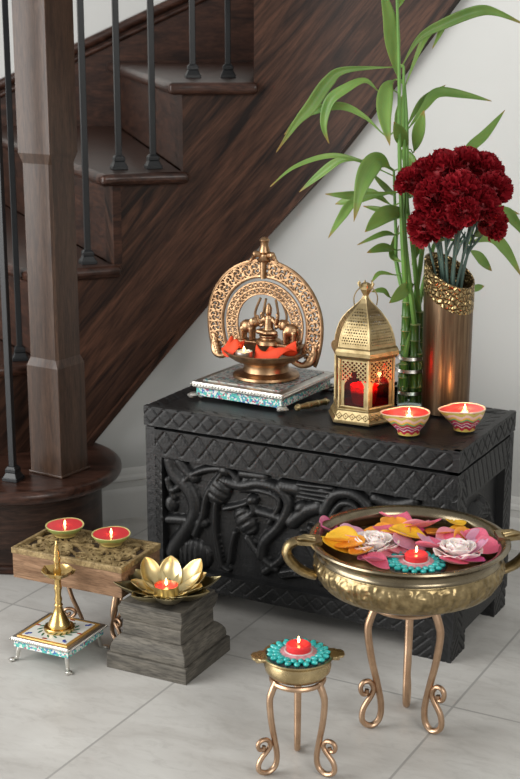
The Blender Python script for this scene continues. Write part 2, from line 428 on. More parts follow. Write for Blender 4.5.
LEAVES = [([(0.242, 2.645, 1.009), (0.152, 2.635, 1.004), (0.12, 2.625, 0.983), (0.089, 2.615, 0.94), (0.066, 2.605, 0.915), (0.029, 2.595, 0.862)], 0.0263), ([(0.216, 2.645, 0.965), (0.189, 2.651, 0.984), (0.154, 2.657, 0.968), (0.127, 2.663, 0.946), (0.117, 2.669, 0.905), (0.127, 2.675, 0.87)], 0.0244), ([(0.227, 2.645, 0.888), (0.191, 2.657, 0.92), (0.149, 2.669, 0.939), (0.101, 2.681, 0.931), (0.068, 2.693, 0.912), (0.045, 2.705, 0.884)], 0.0169), ([(0.247, 2.645, 0.813), (0.185, 2.638, 0.841), (0.127, 2.63, 0.852), (0.063, 2.623, 0.833), (0.018, 2.615, 0.798)], 0.0113), ([(0.186, 2.645, 0.843), (0.147, 2.662, 0.84), (0.111, 2.678, 0.813), (0.073, 2.695, 0.779)], 0.0187), ([(0.241, 2.645, 0.825), (0.217, 2.623, 0.846), (0.197, 2.6, 0.835), (0.18, 2.578, 0.802), (0.167, 2.555, 0.743)], 0.0394), ([(0.257, 2.645, 0.785), (0.192, 2.638, 0.781), (0.155, 2.632, 0.781), (0.118, 2.625, 0.784)], 0.0169), ([(0.242, 2.645, 0.761), (0.206, 2.658, 0.78), (0.167, 2.672, 0.767), (0.14, 2.685, 0.758)], 0.0244), ([(0.229, 2.645, 0.78), (0.173, 2.625, 0.769), (0.149, 2.605, 0.745), (0.123, 2.585, 0.709)], 0.0206), ([(0.249, 2.645, 0.737), (0.228, 2.67, 0.747), (0.193, 2.695, 0.753)], 0.0131), ([(0.272, 2.645, 0.749), (0.226, 2.595, 0.75), (0.186, 2.545, 0.726)], 0.0338), ([(0.251, 2.645, 0.706), (0.225, 2.62, 0.712), (0.176, 2.595, 0.695)], 0.0113), ([(0.252, 2.645, 0.678), (0.225, 2.62, 0.686), (0.194, 2.595, 0.681)], 0.0187), ([(0.253, 2.645, 0.631), (0.221, 2.625, 0.638), (0.204, 2.605, 0.623)], 0.0094), ([(0.245, 2.645, 0.588), (0.228, 2.63, 0.604), (0.205, 2.615, 0.605)], 0.0131), ([(0.287, 2.645, 0.614), (0.261, 2.605, 0.609), (0.234, 2.565, 0.594)], 0.0281), ([(0.248, 2.645, 0.99), (0.237, 2.635, 1.039), (0.228, 2.625, 1.091), (0.21, 2.615, 1.155)], 0.0319), ([(0.241, 2.645, 0.986), (0.225, 2.618, 0.97), (0.22, 2.592, 0.928), (0.229, 2.565, 0.876)], 0.0319), ([(0.255, 2.645, 1.011), (0.285, 2.655, 1.059), (0.332, 2.665, 1.085), (0.39, 2.675, 1.106), (0.428, 2.685, 1.103), (0.485, 2.695, 1.08)], 0.0225), ([(0.261, 2.645, 0.976), (0.297, 2.665, 1.059), (0.329, 2.685, 1.08), (0.315, 2.705, 1.039)], 0.0169), ([(0.267, 2.645, 0.897), (0.299, 2.652, 0.938), (0.323, 2.66, 0.961), (0.373, 2.667, 0.957), (0.423, 2.675, 0.947)], 0.0244), ([(0.266, 2.645, 0.903), (0.296, 2.68, 0.947), (0.343, 2.715, 0.974)], 0.0131), ([(0.356, 2.645, 0.811), (0.382, 2.672, 0.855), (0.417, 2.698, 0.884), (0.456, 2.725, 0.928)], 0.0244), ([(0.28, 2.645, 0.858), (0.286, 2.62, 0.896), (0.291, 2.595, 0.936)], 0.0263), ([(0.269, 2.645, 0.861), (0.251, 2.615, 0.891), (0.237, 2.585, 0.916)], 0.0281), ([(0.405, 2.645, 0.745), (0.451, 2.672, 0.747), (0.479, 2.698, 0.723), (0.514, 2.725, 0.681)], 0.0225), ([(0.388, 2.645, 0.691), (0.428, 2.665, 0.696), (0.46, 2.685, 0.672), (0.498, 2.705, 0.617)], 0.0281), ([(0.389, 2.645, 0.678), (0.41, 2.67, 0.659), (0.439, 2.695, 0.63)], 0.0225), ([(0.384, 2.645, 0.603), (0.404, 2.665, 0.603), (0.424, 2.685, 0.603)], 0.015), ([(0.289, 2.645, 0.807), (0.275, 2.665, 0.841), (0.255, 2.685, 0.858)], 0.0244), ([(0.266, 2.645, 0.771), (0.297, 2.68, 0.794), (0.336, 2.715, 0.855)], 0.0225), ([(0.282, 2.645, 0.65), (0.294, 2.66, 0.685), (0.317, 2.675, 0.72)], 0.0187), ([(0.263, 2.645, 0.656), (0.247, 2.675, 0.664), (0.262, 2.705, 0.716)], 0.0169), ([(0.306, 2.645, 0.584), (0.318, 2.655, 0.62), (0.331, 2.665, 0.652)], 0.0225), ([(0.401, 2.645, 0.752), (0.44, 2.695, 0.749), (0.496, 2.745, 0.731)], 0.0169), ([(0.255, 2.645, 0.861), (0.255, 2.68, 0.913), (0.266, 2.715, 0.961)], 0.0187), ([(0.245, 2.645, 1.111), (0.251, 2.635, 1.133), (0.252, 2.625, 1.165)], 0.015), ([(0.205, 2.645, 0.822), (0.232, 2.675, 0.789), (0.255, 2.705, 0.771)], 0.015)]
STEMS = [[(0.268, 2.615, 0.58), (0.262, 2.615, 0.683), (0.256, 2.615, 0.774), (0.25, 2.615, 0.882), (0.246, 2.615, 1.022), (0.237, 2.615, 1.175)], [(0.275, 2.627, 0.578), (0.266, 2.627, 0.699), (0.263, 2.627, 0.809), (0.259, 2.627, 0.899), (0.256, 2.627, 1.011)], [(0.291, 2.639, 0.585), (0.283, 2.639, 0.679), (0.269, 2.639, 0.771), (0.266, 2.639, 0.898), (0.26, 2.639, 0.976)], [(0.296, 2.651, 0.583), (0.301, 2.651, 0.677), (0.294, 2.651, 0.77), (0.33, 2.651, 0.806), (0.357, 2.651, 0.81)], [(0.308, 2.663, 0.58), (0.317, 2.663, 0.656), (0.335, 2.663, 0.694), (0.391, 2.663, 0.688)], [(0.268, 2.675, 0.578), (0.259, 2.675, 0.635), (0.254, 2.675, 0.702), (0.247, 2.675, 0.822)]]
HEADS = [((0.27, 2.57, 0.81), 0.027), ((0.302, 2.53, 0.737), 0.037), ((0.326, 2.5, 0.749), 0.031), ((0.309, 2.52, 0.79), 0.035), ((0.33, 2.57, 0.83), 0.037), ((0.378, 2.61, 0.834), 0.037), ((0.352, 2.5, 0.801), 0.037), ((0.411, 2.6, 0.826), 0.034), ((0.422, 2.56, 0.799), 0.033), ((0.391, 2.51, 0.775), 0.037), ((0.416, 2.55, 0.738), 0.032), ((0.302, 2.6, 0.819), 0.031), ((0.356, 2.47, 0.77), 0.028)]
PETALS = [((0.225, 2.233), 'pink', 0.046), ((0.263, 2.195), 'pink', 0.05), ((0.131, 2.11), 'yellow', 0.05), ((0.235, 2.149), 'yellow', 0.048), ((0.195, 2.167), 'orange', 0.04), ((0.292, 2.177), 'orange', 0.04), ((0.113, 2.186), 'magenta', 0.034), ((0.148, 2.154), 'mauve', 0.036), ((0.328, 2.145), 'orange', 0.04), ((0.294, 2.14), 'pink', 0.036), ((0.35, 2.093), 'pink', 0.036), ((0.267, 2.11), 'mauve', 0.04), ((0.177, 2.055), 'pink', 0.034), ((0.292, 2.101), 'rose', 0.036), ((0.343, 2.132), 'mauve', 0.036), ((0.115, 2.127), 'yellow', 0.036), ((0.168, 2.177), 'orange', 0.03), ((0.32, 2.059), 'magenta', 0.034), ((0.154, 2.076), 'orange', 0.032), ((0.317, 2.2), 'yellow', 0.028), ((0.21, 2.101), 'rose', 0.03), ((0.25, 2.186), 'rose', 0.03)]
# ------------------------------------------------------------------ camera, light
cam = bpy.data.cameras.new('camera'); cam_o = bpy.data.objects.new('camera', cam); COL.objects.link(cam_o)
FOC = 1440.0
cam.sensor_width = 36; cam.lens = FOC/779*36; cam.clip_start = .05
cam_o.location = (0, 0, 1.1); cam_o.rotation_euler = (PI/2 - math.atan(375/FOC), 0, 0)
SC.camera = cam_o
cam.dof.use_dof = True; cam.dof.focus_distance = 2.42; cam.dof.aperture_fstop = 9.0

w = bpy.data.worlds.new('world'); SC.world = w; w.use_nodes = True
w.node_tree.nodes['Background'].inputs['Color'].default_value = (1.0, .985, .96, 1)
w.node_tree.nodes['Background'].inputs['Strength'].default_value = .50
def area(name, loc, target, sx, sy, power, col):
    l = bpy.data.lights.new(name, 'AREA'); l.shape = 'RECTANGLE'; l.size = sx; l.size_y = sy; l.energy = power; l.color = col
    o = bpy.data.objects.new(name, l); COL.objects.link(o); o.location = loc
    o.rotation_euler = (Vector(target) - Vector(loc)).to_track_quat('-Z', 'Y').to_euler(); return o
area('window_daylight', (-2.6, 1.5, 1.3), (0, 2.3, .6), 2.2, 2.4, 108, (1.0, .985, .96))
area('front_fill', (1.5, -.9, 2.2), (.1, 2.6, .5), 1.6, 1.2, 50, (1.0, .97, .92))  # added fill light at front right, brightens the floor and chest front
def point(name, loc, power, col, rad=.006):
    l = bpy.data.lights.new(name, 'POINT'); l.energy = power; l.color = col; l.shadow_soft_size = rad
    o = bpy.data.objects.new(name, l); COL.objects.link(o); o.location = loc; return o
SC.view_settings.view_transform = 'Standard'; SC.view_settings.look = 'None'
SC.view_settings.exposure = 0.0; SC.view_settings.gamma = 1.0; SC.view_settings.use_curve_mapping = False

# ------------------------------------------------------------------ setting
A0, A1 = R(24), R(-27); KX = Vector((-.0589, 3.198)); TL = .275
RAD = TL/math.tan((PI - (A0 - A1))/2) if False else TL/math.tan((A0 - A1)/2)
def plan(off=0.0, s0=-1.6, s1=2.0):
    d0 = Vector((math.cos(A0), math.sin(A0))); d1 = Vector((math.cos(A1), math.sin(A1)))
    n0 = Vector((d0[1], -d0[0])); n1 = Vector((d1[1], -d1[0]))
    a = KX - d0*TL; c = a + n0*RAD; P = []
    for i in range(33): P.append(a + d0*(s0 + (0 - s0)*i/32) + n0*off)
    for i in range(1, 40):
        t = A0 + (A1 - A0)*i/40
        P.append(c - Vector((math.sin(t), -math.cos(t)))*(RAD - off))
    b = KX + d1*TL
    for i in range(33): P.append(b + d1*(s1*i/32) + n1*off)
    return P
def normals(P):
    out = []
    for i in range(len(P)):
        t = (P[min(i+1, len(P)-1)] - P[max(i-1, 0)]).normalized(); out.append(Vector((t[1], -t[0])))
    return out
def slope_z(x):
    """height of the stringer's lower edge above the plan point at x"""
    T = [(-1.9, -1.56), (-.378, .184), (-.221, .366), (-.022, .592), (.148, .792), (.276, .967), (.386, 1.128), (.8, 1.73), (2.2, 3.8)]
    for (a, za), (b, zb) in zip(T, T[1:]):
        if x <= b: return za + (zb - za)*(x - a)/(b - a)
    return T[-1][1]

f = MB(); f.v = [(-4, -2.5, 0), (3, -2.5, 0), (3, 5, 0), (-4, 5, 0), (-4, -2.5, -.05), (3, -2.5, -.05), (3, 5, -.05), (-4, 5, -.05)]
f.f = [(0, 1, 2, 3), (7, 6, 5, 4), (0, 4, 5, 1), (1, 5, 6, 2), (2, 6, 7, 3), (3, 7, 4, 0)]
struct(f.build('floor', M['tile'], smooth=0))

P0 = plan(0.0); NN = normals(P0)
mb = MB()
for i, p in enumerate(P0):
    zt = max(.02, min(2.4, slope_z(p[0]) + .03)); q = p - NN[i]*.10
    mb.v += [(p[0], p[1], 0), (p[0], p[1], zt), (q[0], q[1], zt), (q[0], q[1], 0)]
for i in range(len(P0)-1):
    a, b = 4*i, 4*i+4
    mb.f += [(a, b, b+1, a+1), (a+1, b+1, b+2, a+2), (a+2, b+2, b+3, a+3)]
struct(mb.build('wall_under_stairs', M['paint'], smooth=30))
prof = [(0.0, 0), (.018, 0), (.018, .058), (.015, .066), (.011, .070), (.011, .084), (.014, .088), (.012, .094), (.006, .098), (.004, .108), (0, .113)]
mb = MB(); n = len(prof)
for i, p in enumerate(P0):
    for o_, z in prof: mb.v.append((p[0] + NN[i][0]*o_, p[1] + NN[i][1]*o_, z))
for i in range(len(P0)-1):
    for k in range(n-1): mb.f.append((i*n + k, (i+1)*n + k, (i+1)*n + k+1, i*n + k+1))
mb.f = [tuple(reversed(q)) for q in mb.f]
struct(mb.build('baseboard_back', M['trimwhite'], smooth=35))
YF = 4.42
mb = MB().box((-.6, YF + .05, 1.2), (3.6, .1, 2.4)); struct(mb.build('wall_back', M['paint'], smooth=0))

# ------------------------------------------------------------------ staircase
stair = thing('staircase', 'dark brown stained oak staircase curving up to the right behind the newel post', 'staircase', (-.5, 2.95, 0))
SO = Vector((-.5, 2.95, 0))
def st(mb, name, m, **k):
    mb.v = [tuple(Vector(p) - SO) for p in mb.v]
    return mb.build(name, m, stair, **k)
ZT = {'D': .385, 'C': .58, 'A': .775, 'B': .962, 'E': 1.185, 'F': 1.34, 'G': 1.53}
PF = plan(.02)
def on_curve(x):
    for i in range(len(PF)-1):
        if PF[i][0] <= x <= PF[i+1][0]:
            t = (x - PF[i][0])/(PF[i+1][0] - PF[i][0]); return PF[i].lerp(PF[i+1], t)
RISE = [('D', -.64, -2.0), ('C', -.462, -1.35), ('A', -.313, -.86), ('B', -.165, -.43), ('E', -.013, .02), ('F', .135, .47), ('G', .29, .95)]
def line_of(k): return on_curve(RISE[k][1]), Vector((RISE[k][2], YF))
prev = .185
for k, (nm, xn, xf) in enumerate(RISE):
    a, b = line_of(k); d = (b - a).normalized(); nr = Vector((-d[1], d[0]))
    if nr[0] > 0: nr = -nr                     # points down the stairs
    z = ZT[nm]
    mb = MB(); th_ = .018
    mb.prism([tuple(a), tuple(b), tuple(b - nr*th_), tuple(a - nr*th_)], prev, z - .026)
    st(mb, 'riser', M['oak_riser'], smooth=0)
    if k + 1 < len(RISE):
        a2, b2 = line_of(k+1)
        near = []
        x0, x1 = xn, RISE[k+1][1]
        for i in range(9):
            x = x0 + (x1 - x0)*i/8; p = on_curve(x); q = on_curve(min(x + .002, 2)); t = (q - p).normalized()
            near.append(p + Vector((t[1], -t[0]))*.022)
        t0 = (near[1] - near[0]).normalized(); t1 = (near[-1] - near[-2]).normalized()
        near[0] = near[0] - t0*.030; near[-1] = near[-1] + t1*.014
        poly = [tuple(p) for p in near] + [tuple(a2 + (b2-a2).normalized()*.02 ), tuple(b2), tuple(b + nr*.030)]
        mb = MB().prism(poly, z - .026, z)
        st(mb, 'tread', M['oak_tread'], smooth=45, bevel=(.0105, 4))
    prev = z
# outer stringer: curved face board under the treads
mb = MB(); mb.uv = []
PB = plan(-.006); idx = [i for i, p in enumerate(PF) if -.75 < p[0] < .75]
pts = []
xs = sorted(set([PF[i][0] for i in idx] + [r[1] for r in RISE if abs(r[1]) < .75] + [r[1] + .0005 for r in RISE if abs(r[1]) < .75]))
arc = 0.0; last = None
def top_z(x):
    z = .15
    for nm, xn, xf in RISE:
        if x > xn: z = ZT[nm] - .026
    return z
for x in xs:
    p = on_curve(x); q = on_curve(min(x + .002, 1.5)); t = (q - p).normalized(); nrm = Vector((t[1], -t[0]))
    if last is not None: arc += (p - last).length
    last = p
    lo = max(.001, slope_z(x)); hi = max(lo + .005, top_z(x)); bk = p - nrm*.055
    mb.v += [(p[0], p[1], lo), (p[0], p[1], hi), (bk[0], bk[1], hi), (bk[0], bk[1], lo)]
    for q_, z_ in ((arc, lo), (arc, hi), (arc + .05, hi), (arc + .05, lo)): mb.uv.append((q_*.66 + z_*.75, -q_*.75 + z_*.66))
for i in range(len(xs)-1):
    a, b = 4*i, 4*i+4
    mb.f += [(a, b, b+1, a+1), (a+1, b+1, b+2, a+2), (a+2, b+2, b+3, a+3), (a+3, b+3, b, a)]
st(mb, 'stringer', M['oak_stringer'], smooth=30)
mb = MB(); mb.uv = []      # moulding along the stringer's lower edge
for x in [-.5 + 1.2*i/40 for i in range(41)]:
    p = on_curve(x); q = on_curve(x + .002); t = (q - p).normalized(); nrm = Vector((t[1], -t[0])); z = max(.0, slope_z(x))
    o1 = p + nrm*.010; o2 = p - nrm*.02
    mb.v += [(o2[0], o2[1], z - .006), (o1[0], o1[1], z - .006), (o1[0], o1[1], z + .014), (o2[0], o2[1], z + .016)]
    mb.uv += [(z*3, 0), (z*3, .02), (z*3, .04), (z*3, .05)]
for i in range(40):
    a, b = 4*i, 4*i+4
    mb.f += [(a, b, b+1, a+1), (a+1, b+1, b+2, a+2), (a+2, b+2, b+3, a+3), (a+3, b+3, b, a)]
st(mb, 'edge_moulding', M['oak_stringer'], smooth=30)
# skirt board on the far wall
def zskirt(x): return 1.0 + (x + .55)*.455
mb = MB(); xs = [-1.9, 1.0]
mb.v = [(xs[0], YF - .02, 0), (xs[1], YF - .02, 0), (xs[1], YF - .02, zskirt(xs[1])), (xs[0], YF - .02, zskirt(xs[0]))]
mb.v += [(x, YF, z) for x, y, z in mb.v]
mb.f = [(0, 1, 2, 3), (7, 6, 5, 4), (3, 2, 6, 7), (0, 3, 7, 4), (1, 5, 6, 2), (0, 4, 5, 1)]
st(mb, 'skirt_board', M['oak_riser'], smooth=0)
mb = MB()
for o_, w_ in ((0, .016), (-.03, .008)):
    mb.tube([(xs[0], YF - .022, zskirt(xs[0]) + o_), (xs[1], YF - .022, zskirt(xs[1]) + o_)], w_, 10)
st(mb, 'skirt_cap', M['oak_tread'])
# bullnose starting step
def hull(r):
    c0 = Vector((-.505, 2.905)); pts = []
    for i in range(49):
        a = -PI/2 - .12 + (PI + .3)*i/48; pts.append((c0[0] + r*math.cos(a), c0[1] + r*math.sin(a)))
    pts += [(-1.1, 2.905 + r*.7), (-1.1, 2.905 - r*.9)]
    return pts
st(MB().prism(hull(.168), 0, .160), 'starting_riser', M['oak_drum'], smooth=30)
st(MB().prism(hull(.212), .157, .185), 'starting_tread', M['oak_tread'], smooth=40, bevel=(.0125, 5))
st(MB().prism(hull(.176), 0, .018), 'shoe_moulding', M['oak_riser'], smooth=30, bevel=(.006, 3))

# newel post: square with a slimmer chamfered middle
np_ = thing('newel_post', 'square dark oak newel post with chamfered middle standing on the rounded step', 'post', (-.416, 2.850, .185), R(-33))
mb = MB()
def ring(h, c, z):
    return [(-h + c, -h, z), (h - c, -h, z), (h, -h + c, z), (h, h - c, z), (h - c, h, z), (-h + c, h, z), (-h, h - c, z), (-h, -h + c, z)]
H2 = .0415
sec = [(H2, .001, 0), (H2, .001, .228), (H2 - .0040, .005, .245), (H2 - .0040, .005, .634), (H2, .001, .654), (H2, .001, 1.25)]
for h, c, z in sec: mb.v += ring(h, c, z)
for j in range(len(sec)-1):
    for i in range(8): mb.f.append((j*8 + i, j*8 + (i+1) % 8, (j+1)*8 + (i+1) % 8, (j+1)*8 + i))
mb.f += [tuple(reversed(range(8))), tuple((len(sec)-1)*8 + i for i in range(8))]
mb.build('shaft', M['oak_post'], np_, smooth=0)
mb = MB().box((0, 0, .003), (.090, .090, .006)); mb.build('base_trim', M['oak_post'], np_, smooth=0, bevel=(.002, 2))

def baluster(x, y, z, rz, label, h=1.3):
    t = thing('baluster', label, 'baluster', (x, y, z), rz, 'black iron stair balusters')
    MB().box((0, 0, h/2 + .01), (.0125, .0125, h)).build('rod', M['iron'], t, smooth=0, bevel=(.0012, 2))
    mb = MB().box((0, 0, .004), (.034, .034, .008)).box((0, 0, .0125), (.032, .032, .011), taper=.68).box((0, 0, .022), (.024, .024, .008)).box((0, 0, .028), (.023, .023, .005), taper=.7)
    mb.build('shoe', M['iron'], t, smooth=0, bevel=(.0012, 2))
    return t
baluster(-.501, 2.785, .185, R(-20), 'black iron baluster standing on the lowest rounded step')
baluster(-.513, 2.998, .385, R(10), 'black iron baluster close to the left of the newel post, on the second step')
baluster(-.371, 3.074, .58, R(20), 'black iron baluster just right of the newel post, mostly hidden behind it')
baluster(-.306, 3.145, .775, R(18), 'black iron baluster at the nosing end of the middle tread')
baluster(-.233, 3.162, .775, R(18), 'black iron baluster on the middle tread close to the next riser')
baluster(-.151, 3.310, .962, R(10), 'black iron baluster on the top visible tread, nearer the nosing')
baluster(-.072, 3.315, .962, R(4), 'rightmost black iron baluster, on the top visible tread against the riser')

# ------------------------------------------------------------------ carved chest
CU = Vector((.881, -.4726, 0)); CV = Vector((.4726, .881, 0)); CO = Vector((-.227 + .881*.012, 2.620 - .4726*.012, 0)); CRZ = math.atan2(-.4726, .881)
CL, CD, CH = .626, .292, .390
chest = thing('carved_chest', 'black carved wooden chest with bird reliefs holding the lamp, lantern and vase', 'chest', CO, CRZ)
def segdist(X, Y, a, b):
    ax, ay = a; bx, by = b; dx, dy = bx - ax, by - ay; L = dx*dx + dy*dy + 1e-12
    t = np.clip(((X - ax)*dx + (Y - ay)*dy)/L, 0, 1)
    return np.hypot(X - ax - t*dx, Y - ay - t*dy)
def stroke(X, Y, D, pts, w, h, rib=0):
    P = [(p[0], p[1]) for p in spline([(a, b, 0) for a, b in pts], 5)] if len(pts) > 2 else pts
    d = np.full_like(X, 9.0)
    for a, b in zip(P, P[1:]): d = np.minimum(d, segdist(X, Y, a, b))
    k = np.clip(1 - (d/w)**2, 0, 1)
    e = h*np.sqrt(k)
    if rib: e = np.where(d < w, e - .0018*(np.sin(d*rib) > .3), e)
    return np.where(d < w, np.maximum(D, D.min() + e), D)
def oval(X, Y, D, c, rx, ry, ang, h, base, ribs=0):
    ca, sa = math.cos(ang), math.sin(ang); x = (X - c[0])*ca + (Y - c[1])*sa; y = -(X - c[0])*sa + (Y - c[1])*ca
    q = (x/rx)**2 + (y/ry)**2; e = h*np.sqrt(np.clip(1 - q, 0, 1))**.8
    if ribs: e = e - .0022*(np.sin(x*ribs + 18*y) > .25)*(q < .92)
    return np.where(q < 1, np.maximum(D, base + e), D)
def groove(d, w, dep): return -dep*np.clip(1 - d/w, 0, 1)
def diamonds(X, Y, y0, y1, per, w=.0020, dep=.0026):
    """crossing V grooves between y0 and y1"""
    h = y1 - y0; t = (Y - y0)/h; p = X/per
    d1 = np.abs(((p - t) % 1.0) - .5)*per; d2 = np.abs(((p + t) % 1.0) - .5)*per
    d = np.minimum(d1, d2)*.75
    return np.where((Y > y0) & (Y < y1), groove(d, w, dep), 0)
def hatch(X, Y, per, sl, w=.0019, dep=.0023):
    d = np.abs((((Y + sl*X)/per) % 1.0) - .5)*per*.8
    return groove(d, w, dep)
BASE = -.015
def relief_front(X, Y):
    S, Z = X + .012, Y + .040
    rng = np.sin(S*900 + 3*np.sin(Z*400))*np.sin(Z*700)*.0003
    D = np.zeros_like(S)
    panel = (S > .047) & (S < .604) & (Z > .078) & (Z < .291)
    D += np.where(Z > .293, diamonds(S, Z, .297, .342, .036), 0)
    D += np.where((S < .045) & (Z < .293), hatch(np.abs(S - .023), Z, .017, 1.0), 0)
    D += np.where((S > .606) & (Z < .293), hatch(np.abs(S - .62), Z, .017, 1.0), 0)
    D += np.where((Z < .076) & (S > .045) & (S < .6), diamonds(S, Z, .046, .074, .030, .0017, .0021), 0)
    Pn = np.full_like(S, BASE)
    def sk(pts, w, h, rib=0):
        nonlocal Pn
        Pn = stroke(S, Z, Pn, pts, w*1.28, h*1.08, rib)
    def ov(c, rx, ry, a, h, ribs=0):
        nonlocal Pn
        Pn = oval(S, Z, Pn, c, rx*1.14, ry*1.14, a, h*1.08, BASE, ribs)
    # dancing figure on the left
    sk([(.058, .284), (.070, .258), (.100, .232), (.113, .195), (.098, .158), (.070, .118), (.060, .100)], .0125, .013)
    sk([(.054, .246), (.062, .226), (.084, .240), (.106, .262), (.140, .279), (.176, .286)], .0060, .012)
    sk([(.080, .286), (.096, .268), (.112, .258)], .009, .012)
    sk([(.052, .165), (.085, .169), (.132, .171)], .008, .011)
    ov((.060, .198), .012, .015, .2, .013)
    sk([(.058, .230), (.066, .212)], .006, .010)
    # first crane
    ov((.166, .242), .030, .021, 1.05, .016, 420)
    sk([(.176, .280), (.160, .258), (.140, .228), (.130, .184), (.113, .146)], .0062, .0125)
    ov((.180, .283), .014, .0095, -.1, .015)
    sk([(.190, .284), (.206, .268), (.214, .250)], .0050, .012)
    sk([(.160, .216), (.157, .160), (.170, .092)], .0050, .012)
    sk([(.170, .092), (.185, .086)], .004, .010)
    # second crane
    ov((.222, .192), .027, .020, -1.0, .0165, 420)
    ov((.236, .234), .012, .009, .5, .015)
    sk([(.236, .234), (.216, .222), (.178, .208)], .0048, .012)
    sk([(.236, .228), (.240, .214), (.230, .204)], .0066, .013)
    sk([(.200, .165), (.193, .138), (.188, .104)], .0048, .012)
    sk([(.226, .158), (.250, .130), (.286, .108)], .0062, .012)
    # long looping neck
    sk([(.186, .262), (.216, .259), (.252, .269), (.292, .264), (.312, .238), (.294, .196), (.262, .158), (.255, .128)], .0088, .0145)
    sk([(.214, .250), (.250, .255), (.284, .250), (.292, .232), (.272, .196)], .0050, .011)
    sk([(.250, .214), (.280, .210), (.309, .205)], .0072, .012)
    sk([(.214, .281), (.262, .283)], .0075, .010); sk([(.219, .270), (.258, .268)], .0036, .009)
    ov((.110, .103), .034, .028, 0, .013, 520)
    # open hand with fingers
    sk([(.300, .270), (.330, .270)], .0115, .014)
    for q in range(4): sk([(.332, .281 - .0075*q), (.400, .284 - .0085*q)], .0040, .013)
    sk([(.318, .205), (.345, .230), (.372, .243)], .011, .014); ov((.336, .236), .014, .010, .7, .014)
    sk([(.300, .100), (.326, .108), (.352, .112)], .0088, .012, 900)
    sk([(.262, .098), (.296, .128), (.312, .160)], .007, .012)
    # right half, mostly behind the big bowl
    sk([(.382, .236), (.402, .270), (.438, .279), (.468, .262), (.474, .228), (.452, .200)], .0085, .0145)
    sk([(.398, .232), (.416, .256), (.440, .258), (.452, .238)], .0055, .011)
    ov((.420, .212), .028, .020, .5, .016, 420)
    sk([(.410, .190), (.404, .150), (.414, .100)], .005, .012); sk([(.432, .190), (.440, .150), (.430, .100)], .005, .012)
    sk([(.482, .278), (.520, .272), (.556, .283)], .0090, .013); sk([(.488, .255), (.530, .246), (.562, .262)], .007, .012)
    ov((.520, .212), .030, .021, -.6, .016, 420)
    sk([(.540, .230), (.566, .216), (.580, .190)], .007, .0125); sk([(.508, .192), (.500, .150), (.512, .098)], .005, .012)
    sk([(.540, .180), (.566, .150), (.584, .105)], .010, .013); ov((.468, .128), .022, .022, 0, .013, 520)
    sk([(.340, .180), (.365, .150), (.380, .100)], .008, .013); sk([(.355, .200), (.384, .180)], .006, .011)
    D = np.where(panel, Pn, D)
    return D + rng
def relief_side(X, Y):
    S, Z = X, Y + .040
    D = np.zeros_like(S); Wd = CD
    panel = (S > .050) & (S < Wd - .045) & (Z > .080) & (Z < .288)
    D += np.where(Z > .293, hatch(S, Z*.0 + S*1.2 + Z*.55, .026, 0.0), 0)
    D += np.where((S < .046), hatch(np.abs(S - .023), Z, .017, 1.0), 0) + np.where((S > Wd - .042), hatch(np.abs(S - Wd + .02), Z, .017, 1.0), 0)
    Pn = np.full_like(S, BASE)
    Pn = stroke(S, Z, Pn, [(.070, .175), (.090, .218), (.125, .240), (.165, .232)], .020, .016, 900)
    Pn = oval(S, Z, Pn, (.080, .236), .016, .020, .3, .016, BASE, 300)
    Pn = stroke(S, Z, Pn, [(.150, .250), (.190, .210), (.215, .150), (.220, .100)], .013, .015, 900)
    Pn = oval(S, Z, Pn, (.120, .150), .040, .026, .8, .016, BASE, 420)
    Pn = stroke(S, Z, Pn, [(.070, .110), (.110, .100), (.160, .112)], .008, .012)
    return np.where(panel, Pn, D)
mb = MB().box((CL/2, CD/2 + .004, .196), (CL - .040, CD - .036, .300))
mb.build('body', M['carved'], chest, smooth=0)
mb = MB().plate((0, 0, .040), (1, 0, 0), (0, 0, 1), (0, -1, 0), CL, .3045, .0019, relief_front, .022)
mb.build('carved_front', M['carved'], chest, smooth=60)
mb = MB().plate((CL, 0.0005, .040), (0, 1, 0), (0, 0, 1), (1, 0, 0), CD - .001, .3045, .0022, relief_side, .020)
mb.build('carved_end', M['carved'], chest, smooth=60)
mb = MB().box((.010, CD/2, .194), (.020, CD, .308)).box((CL/2, CD - .011, .194), (CL, .022, .308))
mb.build('plain_sides', M['carved'], chest, smooth=0)
# lid: cut grooves on front, end and round the top
def lid_edge(X, Y): return diamonds(X, Y, .003, .036, .031, .0019, .0024) + np.sin(X*60)*.0005
def lid_top(X, Y):
    W, H = CL + .004, CD + .004
    e = np.minimum(np.minimum(X, W - X), np.minimum(Y, H - Y))
    along = np.where((e == X) | (e == W - X), Y, X)
    d = np.abs(((along/.030 + e/.030) % 1) - .5)*.03
    return np.where(e < .028, groove(d*.8, .0024, .0024), np.where(e < .031, -.002, -.0012)) + np.sin(X*50 + Y*13)*.0005
mb = MB().box((CL/2, CD/2, .366), (CL - .01, CD - .01, .026))
mb.plate((-.002, -.002, .387), (1, 0, 0), (0, 1, 0), (0, 0, 1), CL + .004, CD + .004, .003, lid_top, .004)
mb.plate((-.002, -.002, .351), (1, 0, 0), (0, 0, 1), (0, -1, 0), CL + .004, .0375, .002, lid_edge, .012)
mb.plate((CL + .002, -.002, .351), (0, 1, 0), (0, 0, 1), (1, 0, 0), CD + .004, .0375, .002, lid_edge, .012)
mb.box((.004, CD/2, .369), (.011, CD + .002, .036)).box((CL/2, CD - .004, .369), (CL + .002, .011, .036))
mb.build('lid', M['carved'], chest, smooth=50)
